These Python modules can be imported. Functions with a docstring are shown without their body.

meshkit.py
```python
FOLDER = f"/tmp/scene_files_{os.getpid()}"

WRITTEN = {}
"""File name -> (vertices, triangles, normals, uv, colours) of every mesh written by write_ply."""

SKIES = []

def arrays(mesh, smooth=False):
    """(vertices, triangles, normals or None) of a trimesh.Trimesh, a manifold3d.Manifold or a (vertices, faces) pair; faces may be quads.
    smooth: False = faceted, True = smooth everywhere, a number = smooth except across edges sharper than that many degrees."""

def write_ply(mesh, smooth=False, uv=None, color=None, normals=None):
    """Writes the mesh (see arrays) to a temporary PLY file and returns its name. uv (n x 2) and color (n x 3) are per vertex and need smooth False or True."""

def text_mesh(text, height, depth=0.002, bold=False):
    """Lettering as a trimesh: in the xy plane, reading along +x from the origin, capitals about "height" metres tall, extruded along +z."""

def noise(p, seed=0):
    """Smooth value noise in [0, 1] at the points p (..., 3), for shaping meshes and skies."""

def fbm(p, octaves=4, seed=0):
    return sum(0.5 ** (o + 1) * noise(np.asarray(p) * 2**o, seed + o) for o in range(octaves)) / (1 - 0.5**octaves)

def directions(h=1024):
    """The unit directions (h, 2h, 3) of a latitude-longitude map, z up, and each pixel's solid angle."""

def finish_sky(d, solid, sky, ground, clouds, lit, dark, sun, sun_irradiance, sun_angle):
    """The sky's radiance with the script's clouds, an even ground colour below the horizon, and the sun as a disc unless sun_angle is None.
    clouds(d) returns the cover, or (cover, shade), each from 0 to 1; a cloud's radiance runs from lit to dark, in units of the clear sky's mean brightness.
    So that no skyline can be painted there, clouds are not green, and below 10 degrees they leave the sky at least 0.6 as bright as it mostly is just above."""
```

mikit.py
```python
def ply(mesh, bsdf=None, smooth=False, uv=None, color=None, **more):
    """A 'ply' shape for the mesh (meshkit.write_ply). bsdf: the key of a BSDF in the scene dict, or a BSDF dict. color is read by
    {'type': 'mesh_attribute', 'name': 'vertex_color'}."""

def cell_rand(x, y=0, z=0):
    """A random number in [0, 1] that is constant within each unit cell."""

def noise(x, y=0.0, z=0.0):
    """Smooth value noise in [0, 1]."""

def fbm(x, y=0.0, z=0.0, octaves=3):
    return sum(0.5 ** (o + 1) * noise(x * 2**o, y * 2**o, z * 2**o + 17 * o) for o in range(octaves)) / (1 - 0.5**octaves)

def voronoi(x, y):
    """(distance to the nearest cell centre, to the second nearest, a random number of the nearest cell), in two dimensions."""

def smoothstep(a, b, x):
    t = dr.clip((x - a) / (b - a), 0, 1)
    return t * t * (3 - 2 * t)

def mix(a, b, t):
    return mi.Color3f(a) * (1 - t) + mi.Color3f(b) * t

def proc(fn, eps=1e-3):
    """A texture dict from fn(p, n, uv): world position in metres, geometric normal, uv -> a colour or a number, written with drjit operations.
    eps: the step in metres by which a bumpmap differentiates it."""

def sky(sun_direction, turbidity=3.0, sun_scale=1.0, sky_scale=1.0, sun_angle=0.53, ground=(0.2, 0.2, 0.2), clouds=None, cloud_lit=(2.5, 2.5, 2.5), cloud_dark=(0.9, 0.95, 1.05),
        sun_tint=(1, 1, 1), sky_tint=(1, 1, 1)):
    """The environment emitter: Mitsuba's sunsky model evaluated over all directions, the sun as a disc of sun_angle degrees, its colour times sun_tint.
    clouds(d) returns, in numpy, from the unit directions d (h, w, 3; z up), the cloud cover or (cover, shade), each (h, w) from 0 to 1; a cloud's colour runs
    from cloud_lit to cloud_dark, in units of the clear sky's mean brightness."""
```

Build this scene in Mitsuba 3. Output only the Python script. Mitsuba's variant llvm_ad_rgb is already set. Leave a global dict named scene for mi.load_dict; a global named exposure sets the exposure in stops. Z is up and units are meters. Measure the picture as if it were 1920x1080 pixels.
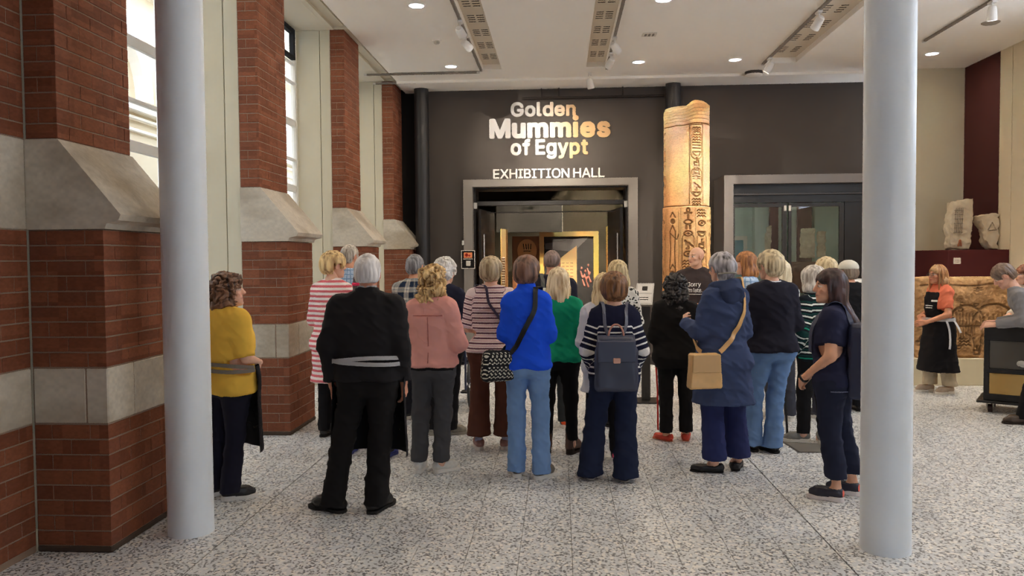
import math
import numpy as np
import trimesh
import drjit as dr
import mitsuba as mi
import mikit
import meshkit
from manifold3d import Manifold, CrossSection, Mesh, OpType
from shapely.geometry import Polygon
from shapely.affinity import translate
from shapely.ops import unary_union
from scipy.interpolate import PchipInterpolator

T = mi.ScalarTransform4f
scene, labels = {}, {}
rng = np.random.default_rng(7)
PI = math.pi

# ---------------------------------------------------------------- camera, light, exposure
EYE = np.array([0.0, 0.0, 1.65])
FWD = np.array([-0.0619, 0.9974, -0.0371])
UP = np.array([0.0057, 0.0371, 0.9993])
scene['camera'] = {'type': 'perspective', 'fov': 2 * math.degrees(math.atan(960 / 1450.0)), 'fov_axis': 'x', 'near_clip': 0.05, 'far_clip': 200.0,
                   'to_world': T().look_at(origin=EYE.tolist(), target=(EYE + FWD).tolist(), up=UP.tolist())}
exposure = 0.42
# cool daylight that reaches the hall through unseen openings added in the right and back walls, and the tall windows on the left
scene['daylight'] = {'type': 'constant', 'radiance': {'type': 'rgb', 'value': [3.0, 3.5, 4.2]}}
DOWNLIGHT = [230.0, 190.0, 142.0]        # warm recessed ceiling lamps
CEIL = 4.65
DOWN_POS = [(-1.67, 9.15), (-1.67, 12.04), (1.22, 12.04), (2.67, 12.04), (5.53, 11.96), (1.22, 9.19), (4.1, 9.15), (-1.67, 6.26), (1.22, 6.26), (4.1, 6.26), (1.22, 3.37), (4.1, 3.37)]


def C(r, g=None, b=None):
    """sRGB 0-255 (or a hex string) -> linear."""
    if isinstance(r, str):
        r, g, b = (int(r[i:i + 2], 16) for i in (1, 3, 5))
    c = np.array([r, g, b], float) / 255
    return np.where(c <= 0.04045, c / 12.92, ((c + 0.055) / 1.055) ** 2.4)


# ---------------------------------------------------------------- materials
VC = {'type': 'mesh_attribute', 'name': 'vertex_color'}


def principled(base, rough, spec=0.4, **more):
    return {'type': 'twosided', 'bsdf': {'type': 'principled', 'base_color': base, 'roughness': rough, 'specular': spec, **more}}


scene['matte'] = principled(VC, 0.85, 0.25)
scene['satin'] = principled(VC, 0.42, 0.45)
scene['cloth'] = principled(VC, 0.95, 0.15, sheen=0.35, sheen_tint=0.6)
scene['skin'] = principled(VC, 0.48, 0.4)
scene['hair_fibre'] = principled(VC, 0.42, 0.45)
scene['steel'] = {'type': 'twosided', 'bsdf': {'type': 'roughconductor', 'alpha': 0.22, 'specular_reflectance': {'type': 'rgb', 'value': [.72, .72, .72]}}}
scene['glass'] = {'type': 'thindielectric', 'int_ior': 1.5}


def _rgb(*c):
    return mi.Color3f(*[float(x) for x in c])


N_, FB, SS, CR = mikit.noise, mikit.fbm, mikit.smoothstep, mikit.cell_rand


def MX(a, b, t):
    a, b = (_rgb(*x) if isinstance(x, np.ndarray) else x for x in (a, b))
    return a * (1 - t) + b * t


def f_brick(p, n, uv):
    side = dr.select(dr.abs(n.x) > 0.5, p.y, p.x)
    cell = CR(dr.floor(side * 4.6 + 50), dr.floor(p.z / 0.0864 + 0.46), dr.select(dr.abs(n.x) > 0.5, 1.0, 2.0))
    g = FB(p.x * 55, p.y * 55, p.z * 70, 3)
    drag = N_(p.x * 30, p.y * 30, p.z * 4)
    c = MX(C(106, 59, 40), C(132, 80, 56), cell)
    c = MX(c, C(88, 48, 36), SS(0.72, 0.95, cell) * 0.6)
    return c * (0.72 + 0.40 * g + 0.14 * drag)


def f_stone(p, n, uv):
    a = FB(p.x * 2.3, p.y * 2.3, p.z * 3.1, 4)
    b = FB(p.x * 40, p.y * 40, p.z * 40, 2)
    c = MX(C(188, 179, 164), C(160, 149, 132), SS(0.35, 0.7, a))
    c = MX(c, C(178, 150, 112), SS(0.62, 0.85, FB(p.x * 1.1 + 9, p.y * 1.1, p.z * 1.7, 3)) * 0.5)
    return c * (0.88 + 0.24 * b)


def f_floor(p, n, uv):
    warp = N_(p.x * 26, p.y * 26) * 0.02
    d1, d2, r1 = mikit.voronoi((p.x + warp) * 66, (p.y - warp) * 66)
    e1, e2, r2 = mikit.voronoi((p.x - warp) * 44 + 31, (p.y + warp) * 44)
    big = FB(p.x * 0.9, p.y * 0.9, 0.0, 3)
    tile = CR(dr.floor((p.x + 2.0) / 0.294), dr.floor(p.y / 0.6 + 7.0))
    base = MX(C(200, 203, 206), C(216, 219, 221), big)
    c = MX(base, C(118, 120, 123), SS(0.52, 0.74, r1) * SS(0.62, 0.42, d1))
    c = MX(c, C(232, 230, 226), SS(0.62, 0.8, r2) * SS(0.55, 0.4, e1))
    c = MX(c, C(96, 95, 97), SS(0.87, 0.93, CR(dr.floor(r1 * 997), dr.floor(r1 * 577))) * SS(0.5, 0.36, d1))
    return c * (0.95 + 0.07 * tile)


def f_pattern(p, n, uv):
    """Printed and knitted cloths: uv.x = 8 * kind + metres round the body, uv.y = height in metres."""
    k = dr.floor(uv.x / 8.0)
    u, v = uv.x - 8.0 * k, uv.y
    fr = lambda x: x - dr.floor(x)  # noqa: E731
    tone = 0.9 + 0.2 * FB(u * 9, v * 9, k)
    f1 = fr(v / 0.046)
    c1 = MX(C(238, 224, 220), C(205, 104, 112), SS(0.46, 0.52, f1) * SS(1.0, 0.94, f1))
    f2 = fr(v / 0.043)
    c2 = MX(C(226, 208, 208), C(92, 60, 76), SS(0.58, 0.63, f2) * SS(0.93, 0.88, f2))
    c2 = MX(c2, C(196, 140, 152), SS(0.15, 0.2, f2) * SS(0.4, 0.35, f2) * 0.55)
    f3 = fr(v / 0.043)
    c3 = MX(C(29, 31, 52), C(228, 226, 224), SS(0.69, 0.72, f3) * SS(1.0, 0.97, f3) * SS(1.18, 1.17, v))
    f4 = fr(v / 0.052)
    row = CR(dr.floor(v / 0.052), 3.0)
    line = dr.select(row > 0.8, _rgb(*C(30, 124, 104)), _rgb(*C(218, 222, 216)))
    c4 = MX(C(22, 27, 34), C(26, 62, 60), SS(0.1, 0.14, f4) * SS(0.4, 0.36, f4))
    c4 = c4 * (1 - SS(0.66, 0.7, f4) * SS(0.98, 0.94, f4)) + line * (SS(0.66, 0.7, f4) * SS(0.98, 0.94, f4))
    a5, b5 = fr(u / 0.11), fr(v / 0.11)
    dark = SS(0.46, 0.5, a5) * 0.5 + SS(0.46, 0.5, b5) * 0.5
    c5 = MX(C(206, 205, 196), C(38, 50, 72), dark)
    c5 = MX(c5, C(96, 112, 130), (SS(0.2, 0.22, a5) * SS(0.28, 0.26, a5) + SS(0.2, 0.22, b5) * SS(0.28, 0.26, b5)) * 0.6)
    d6, _, r6 = mikit.voronoi(u * 46, v * 46)
    c6 = MX(C(226, 222, 214), C(28, 28, 30), SS(0.42, 0.34, d6) * SS(0.2, 0.3, r6))
    zig = dr.abs(fr(u / 0.032 + CR(dr.floor(v / 0.026)) * 0.7) - 0.5) * 2
    c7 = MX(C(30, 30, 33), C(206, 200, 188), SS(0.42, 0.5, dr.abs(zig - fr(v / 0.026))) * SS(0.1, 0.2, fr(v / 0.104)))
    a8, b8 = fr(u / 0.05), fr(v / 0.05)
    c8 = MX(C(186, 208, 232), C(104, 140, 186), dr.maximum(SS(0.74, 0.78, a8), SS(0.74, 0.78, b8)) * 0.8)
    d9, _, r9 = mikit.voronoi(u * 26, v * 26)
    c9 = MX(C(220, 176, 180), C(122, 54, 76), SS(0.34, 0.24, d9))
    c9 = MX(c9, C(236, 226, 222), SS(0.6, 0.66, r9) * SS(0.5, 0.4, d9) * 0.7)
    out = c1
    for i, c in enumerate((c2, c3, c4, c5, c6, c7, c8, c9)):
        out = dr.select(k > i + 1.5, c, out)
    return out * tone


scene['brickwork'] = principled(mikit.proc(f_brick), 0.8, 0.3)
scene['sandstone'] = principled(mikit.proc(f_stone), 0.85, 0.25)
scene['terrazzo'] = principled(mikit.proc(f_floor), 0.38, 0.4)
scene['printed_cloth'] = principled(mikit.proc(f_pattern), 0.95, 0.15)

# ---------------------------------------------------------------- mesh helpers


def tm(v, f):
    return trimesh.Trimesh(np.asarray(v, float), np.asarray(f, int), process=False)


def cat(*ms):
    ms = [m for q in ms for m in (q if isinstance(q, (list, tuple)) else [q])]
    return trimesh.util.concatenate(ms) if len(ms) > 1 else ms[0]


def mesh_of(m):
    d = m.to_mesh()
    return tm(d.vert_properties[:, :3], d.tri_verts)


def box(x0, x1, y0, y1, z0, z1):
    m = trimesh.creation.box(bounds=[[min(x0, x1), min(y0, y1), min(z0, z1)], [max(x0, x1), max(y0, y1), max(z0, z1)]])
    return tm(m.vertices, m.faces)


def cbox(x0, x1, y0, y1, z0, z1, c=0.004):
    """A box with chamfered edges."""
    a, b = np.minimum([x0, y0, z0], [x1, y1, z1]), np.maximum([x0, y0, z0], [x1, y1, z1])
    c = min(c, 0.45 * (b - a).min())
    pts = []
    for ax in range(3):
        lo, hi = a + c, b - c
        lo[ax], hi[ax] = a[ax], b[ax]
        pts += [[(lo, hi)[i][0], (lo, hi)[j][1], (lo, hi)[k][2]] for i in (0, 1) for j in (0, 1) for k in (0, 1)]
    return mesh_of(Manifold.hull_points(np.array(pts)))


def hull(*pts_r, n=16):
    """Hull of spheres: (x, y, z, r)."""
    return mesh_of(Manifold.batch_hull([Manifold.sphere(r, n).translate([x, y, z]) for x, y, z, r in pts_r]))


def prism(poly, h, z0=0.0):
    m = trimesh.creation.extrude_polygon(Polygon(poly) if not hasattr(poly, 'geom_type') else poly, h, engine='earcut')
    m.apply_translation([0, 0, z0])
    return tm(m.vertices, m.faces)


def xz_prism(poly, y0, y1):
    """poly in (x, z), extruded along y from y0 to y1."""
    m = prism(poly, y1 - y0)
    v = m.vertices
    return tm(np.c_[v[:, 0], y1 - v[:, 2], v[:, 1]], m.faces)


def lathe(prof, n=48, cx=0.0, cy=0.0, cap=True):
    """Profile (r, z) from bottom to top, closed on the axis by its ends."""
    p = np.array(prof, float)
    a = np.arange(n) * 2 * PI / n
    v = np.stack([p[:, 0, None] * np.cos(a) + cx, p[:, 0, None] * np.sin(a) + cy, np.repeat(p[:, 1, None], n, 1)], -1).reshape(-1, 3)
    i, j = np.meshgrid(np.arange(len(p) - 1), np.arange(n), indexing='ij')
    q = np.stack([i * n + j, i * n + (j + 1) % n, (i + 1) * n + (j + 1) % n, (i + 1) * n + j], -1).reshape(-1, 4)
    f = np.vstack([q[:, [0, 1, 2]], q[:, [0, 2, 3]]])
    if not cap:
        return tm(v, f)
    k = len(v)
    v = np.vstack([v, [[cx, cy, p[0, 1]], [cx, cy, p[-1, 1]]]])
    jj = np.arange(n)
    f = np.vstack([f, np.stack([(jj + 1) % n, jj, jj * 0 + k], 1), np.stack([(len(p) - 1) * n + jj, (len(p) - 1) * n + (jj + 1) % n, jj * 0 + k + 1], 1)])
    return tm(v, f)


def cyl(r, p0, p1, n=24):
    return tube([p0, p1], r, n)


def tube(pts, radii, n=10):
    p = np.array(pts, float)
    r = np.broadcast_to(np.asarray(radii, float), (len(p),))
    t = np.gradient(p, axis=0)
    t /= np.linalg.norm(t, axis=1, keepdims=True) + 1e-12
    ref = np.array([0, 0, 1.0]) if abs(t[:, 2]).mean() < 0.8 else np.array([1.0, 0, 0])
    a = np.cross(t, ref)
    a /= np.linalg.norm(a, axis=1, keepdims=True) + 1e-12
    b = np.cross(t, a)
    g = np.arange(n) * 2 * PI / n
    v = p[:, None] + r[:, None, None] * (np.cos(g)[None, :, None] * a[:, None] + np.sin(g)[None, :, None] * b[:, None])
    i, j = np.meshgrid(np.arange(len(p) - 1), np.arange(n), indexing='ij')
    q = np.stack([i * n + j, (i + 1) * n + j, (i + 1) * n + (j + 1) % n, i * n + (j + 1) % n], -1).reshape(-1, 4)
    f = [q[:, [0, 1, 2]], q[:, [0, 2, 3]]]
    v = v.reshape(-1, 3)
    k, jj = len(v), np.arange(n)
    v = np.vstack([v, p[:1], p[-1:]])
    f += [np.stack([jj, (jj + 1) % n, jj * 0 + k], 1), np.stack([(len(p) - 1) * n + (jj + 1) % n, (len(p) - 1) * n + jj, jj * 0 + k + 1], 1)]
    return tm(v, np.vstack(f))


def ribbon(pts, normals, width, thick=0.004):
    """A flat strap along pts, lying against a surface with the given outward normals."""
    p, nn = np.array(pts, float), np.array(normals, float)
    nn /= np.linalg.norm(nn, axis=1, keepdims=True) + 1e-12
    t = np.gradient(p, axis=0)
    t /= np.linalg.norm(t, axis=1, keepdims=True) + 1e-12
    s = np.cross(t, nn)
    s /= np.linalg.norm(s, axis=1, keepdims=True) + 1e-12
    w, h = width / 2, thick
    ring = np.stack([p - s * w, p + s * w, p + s * w + nn * h, p - s * w + nn * h], 1)
    n = len(p)
    v = ring.reshape(-1, 3)
    f = []
    for i in range(n - 1):
        for j in range(4):
            a, b, c, d = i * 4 + j, i * 4 + (j + 1) % 4, (i + 1) * 4 + (j + 1) % 4, (i + 1) * 4 + j
            f += [[a, b, c], [a, c, d]]
    f += [[0, 2, 1], [0, 3, 2], [(n - 1) * 4, (n - 1) * 4 + 1, (n - 1) * 4 + 2], [(n - 1) * 4, (n - 1) * 4 + 2, (n - 1) * 4 + 3]]
    return tm(v, f)


def move(m, loc=(0, 0, 0), rz=0.0, rx=0.0, ry=0.0):
    def rot(a, i, j):
        r = np.eye(3)
        r[i, i] = r[j, j] = math.cos(a)
        r[i, j], r[j, i] = -math.sin(a), math.sin(a)
        return r
    R = rot(math.radians(rz), 0, 1) @ rot(math.radians(ry), 2, 0) @ rot(math.radians(rx), 1, 2)
    return tm(np.asarray(m.vertices) @ R.T + np.array(loc), m.faces)


def spline(pts, n):
    p = np.array(pts, float)
    t = np.r_[0, np.cumsum(np.linalg.norm(np.diff(p, axis=0), axis=1))]
    return PchipInterpolator(t, p, axis=0)(np.linspace(0, t[-1], n))


_count = {}


def numbered(name):
    k = _count.get(name, 0)
    _count[name] = k + 1
    return name if k == 0 else f'{name}_{k:03d}'


def add(key, mesh, mat='matte', col=None, smooth=False, uv=None, **more):
    """One entry of the scene; col = one linear colour or one per vertex."""
    key = numbered(key)
    if uv is None and smooth is not True and smooth is not False:
        sm = trimesh.graph.smooth_shade(mesh, angle=math.radians(smooth), facet_minarea=None) if np.ndim(col) < 2 else mesh
        mesh, smooth = tm(sm.vertices, sm.faces), True
    color = None
    if col is not None:
        color = np.broadcast_to(np.asarray(col, float), (len(mesh.vertices), 3)) if np.ndim(col) == 1 else np.asarray(col)
    scene[key] = mikit.ply(mesh, mat, smooth, uv=uv, color=color, **more)
    return key


def say(key, label=None, cat=None, group=None, kind=None):
    labels[key] = {k: v for k, v in (('label', label), ('category', cat), ('group', group), ('kind', kind)) if v}


def thing(name, label, cat, group=None):
    key = numbered(name)
    say(key, label, cat, group)
    return key


def struct(name, mesh=None, mat='matte', col=None, smooth=False, label=None, cat=None, **more):
    key = add(name, mesh, mat, col, smooth, **more) if mesh is not None else numbered(name)
    say(key, label, cat, kind='structure')
    return key


def sub(m, *others):
    M = lambda q: Manifold(Mesh(np.asarray(q.vertices, np.float32), np.asarray(q.faces, np.uint32)))  # noqa: E731
    a = M(m)
    for o in others:
        a = a - M(o)
    return mesh_of(a)


_glyphs = {}


def glyph(ch, grow=0.0):
    """(shapely polygon, width) of one character with capitals 1 high, made bolder by grow."""
    if (ch, grow) not in _glyphs:
        m = meshkit.text_mesh(ch, 1.0, 0.1)
        v, f = np.asarray(m.vertices), np.asarray(m.faces)
        top = f[(v[f][:, :, 2] > 0.05).all(1)]
        g = unary_union([Polygon(v[t][:, :2]).buffer(.002) for t in top])
        if ch == 'i':   # keep the dot clear of the stem when the strokes grow
            a, b = sorted(g.geoms, key=lambda q: q.bounds[1])
            g = unary_union([a, translate(b, 0, 1.3 * grow)])
        g = g.buffer(0.002 + grow).simplify(0.004)
        _glyphs[ch, grow] = (g, g.bounds)
    return _glyphs[ch, grow]


def word(text, width, height, depth, grow=0.0, gap=0.07, space=0.3):
    """Letters as meshes in the xz plane facing -y, the line starting at x = 0 and fitted to width."""
    x, out = 0.0, []
    for ch in text:
        if ch == ' ':
            x += space
            continue
        g, (bx0, _, bx1, _) = glyph(ch, grow)
        out.append((ch, g, x - bx0))
        x += bx1 - bx0 + gap
    s = width / (x - gap)
    res = []
    for ch, g, dx in out:
        m = cat([prism(q, depth) for q in getattr(g, 'geoms', [g])])
        v = m.vertices
        res.append((ch, tm(np.c_[(v[:, 0] + dx) * s, -v[:, 2], v[:, 1] * height], m.faces)))
    return res
# ---------------------------------------------------------------- the setting
CREAM, WHITE, DARK, BLACK = C(196, 188, 166), C(240, 233, 222), C(70, 65, 62), C(20, 20, 22)
Y_END, X_L, X_R = 13.6, -2.99, 6.48
COLS, ROW = 12, 0.6
TW = 3.53 / COLS

# floor: an in-situ terrazzo slab on the right and near the camera, cut stone tiles in the middle bay
struct('floor', cat(box(1.537, 7.2, -5, 17.5, -0.06, 0), box(-3.6, 1.533, -5, 3.0, -0.06, 0), box(-3.6, -2.59, 3.0, 17.5, -0.06, 0), box(-2.59, 1.533, 13.6, 17.5, -0.06, 0)), 'terrazzo',
       label='pale speckled terrazzo floor of the hall')
add('floor__joint_bed', box(-2.59, 1.533, 3.0, 13.6, -0.06, -0.004), 'matte', C(104, 101, 97))
scene['tile_form'] = {'type': 'shapegroup', 'tile': mikit.ply(cbox(-.5, .5, -.5, .5, -1, 0, 0.006), 'terrazzo')}
r_ = np.random.default_rng(3)


def tile(x0, x1, y0, y1):
    scene[numbered('floor__tile')] = {'type': 'instance', 'group': {'type': 'ref', 'id': 'tile_form'},
                                      'to_world': T().translate([(x0 + x1) / 2, (y0 + y1) / 2, float(r_.uniform(-0.0004, 0.0004))]).scale([x1 - x0 - 0.0035, y1 - y0 - 0.0035, 0.03])}


for c in range(-2, COLS):
    y = 3.0 - r_.choice([0.0, 0.3, 0.15, 0.45])
    while y < Y_END - 0.01:
        tile(-2.0 + c * TW + (.006 if c == 0 else 0), -2.0 + (c + 1) * TW, max(y, 3.0), min(y + ROW, Y_END))
        y += ROW

# ceiling
SLOTS = [(-1.2, -0.9), (0.43, 0.73), (3.18, 3.65)]
struct('ceiling', cat(box(-3.6, -2.72, -5, 13.75, 4.85, 4.95), box(-3.6, 7.2, -5, 13.75, 4.95, 5.05)), 'matte', WHITE, label='white ceiling of the hall')
edges = [-2.72] + [v for s in SLOTS for v in s] + [7.2]
for a, b in zip(edges[0::2], edges[1::2]):
    add('ceiling__panel', box(a, b, -5, 12.95, CEIL, 4.95), 'matte', WHITE)
add('ceiling__panel', box(-2.72, 7.2, 12.95, 13.75, 4.61, 4.95), 'matte', WHITE)
for a, b in SLOTS:
    add('ceiling__panel', box(a, b, 12.3, 12.95, CEIL, 4.95), 'matte', WHITE)
    g = add('ceiling__grille', box(a, b, -1, 12.3, 4.73, 4.75), 'matte', C(206, 194, 176))
    q = []
    for gy in np.arange(3.0, 12.0, 0.62):
        for row in range(4):
            for s in (-1, 1):
                cx = (a + b) / 2 + s * (b - a) * 0.2
                q.append(box(cx - 0.045, cx + 0.045, gy + row * 0.085, gy + row * 0.085 + 0.03, 4.728, 4.7305))
    k = add(g + '__perforation', cat(q), 'matte', C(84, 74, 66))
    say(k, kind='stuff')

# the left side: brick piers with stone weatherings, cream reveals, tall windows between them
scene['brick_form'] = {'type': 'shapegroup', 'brick': mikit.ply(cbox(-.5, .5, -.5, .5, -.5, .5, 0.02), 'brickwork')}
COURSE, MORTAR = 0.0864, C(132, 112, 96)


def brick(parent, x0, x1, y0, y1, z0, z1):
    j = 0.0045
    d = r_.uniform(-0.0012, 0.0012)
    scene[numbered(parent + '__brick')] = {'type': 'instance', 'group': {'type': 'ref', 'id': 'brick_form'},
                                           'to_world': T().translate([(x0 + x1) / 2 + d, (y0 + y1) / 2 - d, (z0 + z1) / 2]).scale([x1 - x0 - j, y1 - y0 - j, z1 - z0 - 2 * j])}


def brick_stage(parent, xl, xr, y0, y1, z0, z1, first=0):
    """Bricks on the front (-y) and on the right (+x) face of a pier."""
    n = max(1, round((z1 - z0) / COURSE))
    h = (z1 - z0) / n
    for i in range(n):
        za, zb = z0 + i * h, z0 + (i + 1) * h
        odd = (i + first) % 2
        fx = 0.1125 if odd else 0.225
        sy = 0.225 if odd else 0.1125
        fx = min(fx, xr - xl)
        brick(parent, xr - fx, xr, y0, y0 + sy, za, zb)
        x = xr - fx
        while x - xl > 0.03:
            w = min(0.225, x - xl)
            if x - xl - w < 0.04:
                w = x - xl
            brick(parent, x - w, x, y0, y0 + 0.1, za, zb)
            x -= w
        y = y0 + sy
        while y1 - y > 0.03:
            w = min(0.225, y1 - y)
            if y1 - y - w < 0.04:
                w = y1 - y
            brick(parent, xr - 0.1, xr, y, y + w, za, zb)
            y += w


PIERS = [4.19, 7.12, 10.07, 13.03]
PIER_LABEL = ['red brick pier nearest the camera, with a sloped stone ledge, behind the pale column', 'red brick pier with a stone ledge behind the woman in mustard yellow',
              'red brick pier with a stone ledge behind the woman in the pink striped top', 'farthest red brick pier, beside the dark end wall']
DEPTH = 0.74
for Y0, lab in zip(PIERS, PIER_LABEL):
    y1 = Y0 + DEPTH
    e = 0.006
    pier = struct('brick_pier', cat(box(X_L, -2.55 - e, Y0 + e, y1, 0, 1.835), box(X_L, -2.80 - e, Y0 + e, y1, 1.835, 4.67)), 'matte', MORTAR, label=lab)
    brick_stage(pier, X_L, -2.55, Y0, y1, 0.035, 0.735)
    brick_stage(pier, X_L, -2.55, Y0, y1, 1.057, 1.835, 1)
    brick_stage(pier, X_L, -2.80, Y0, y1, 2.345, 4.67)
    add(pier + '__plinth', cbox(X_L, -2.545, Y0 - 0.004, y1, 0, 0.035, 0.008), 'matte', C(70, 58, 50))
    for xa, xb, ya, yb in ((X_L, -2.68, Y0, Y0 + 0.2), (-2.68, -2.55, Y0, Y0 + 0.28), (-2.85, -2.55, Y0 + 0.28, y1)):
        add(pier + '__band_stone', cbox(xa + .003, xb - .001, ya + .002, yb - .003, 0.739, 1.053, 0.006), 'sandstone')
    add(pier + '__weathering_stone', xz_prism([(X_L, 1.838), (-2.535, 1.838), (-2.525, 1.868), (-2.455, 1.885), (-2.442, 1.918), (-2.795, 2.342), (X_L, 2.342)], Y0 - 0.012, y1 + 0.01), 'sandstone', smooth=False)
    # cream reveal boards to the left of the pier
    for xa, xb in ((-3.46, -3.135), (-3.128, X_L - 0.002)):
        k = struct('reveal_panel', cbox(xa, xb, Y0 + 0.012, y1, 0, 4.67, 0.004), 'matte', CREAM)
        add(k + '__skirting', cbox(xa, xb, Y0 + 0.002, Y0 + 0.011, 0, 0.13, 0.003), 'matte', CREAM)

# the brick wall that comes towards the camera from the first pier
wl = struct('wall_left', box(X_L - 0.12, X_L - 0.006, -5, 4.185, 0, 4.67), 'matte', MORTAR, label='red brick wall running towards the camera on the left')
struct('wall_left_lower', box(X_L - 0.3, X_L - 0.13, -5, 4.18, 0, 4.85), 'matte', CREAM)
for z0, z1 in ((0.035, 0.735), (1.057, 1.835), (2.345, 4.67)):
    n = round((z1 - z0) / COURSE)
    h = (z1 - z0) / n
    for i in range(n):
        y = 4.185
        w = 0.1125 if i % 2 else 0.225
        while y > 3.2:
            brick(wl, X_L - 0.1, X_L, y - w, y, z0 + i * h, z0 + (i + 1) * h)
            y, w = y - w, 0.225
add(wl + '__brick_base', box(X_L - 0.1, X_L - 0.001, -5, 3.18, 0, 4.67), 'brickwork')
for za, zb in ((0.739, 1.053), (1.838, 2.342)):
    for ya, yb in ((3.2, 3.75), (3.755, 4.18)):
        add(wl + '__band_stone', cbox(X_L - 0.1, X_L + 0.001, ya, yb, za, zb, 0.006), 'sandstone')

# beam and soffit over the openings
b_ = struct('beam', cat(box(-3.5, -2.99, -5, 13.75, 4.67, 4.85), box(-2.99, -2.93, -5, 13.75, 4.672, 4.80), box(-2.99, -2.80, -5, 13.75, 4.71, 4.76)), 'matte', C(204, 196, 178), label='cream beam running over the brick piers')
for Y0 in PIERS:
    add(b_ + '__cap', cbox(-2.93, -2.74, Y0 - 0.02, Y0 + DEPTH + 0.02, 4.672, 4.84, 0.006), 'matte', C(204, 196, 178))

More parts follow.
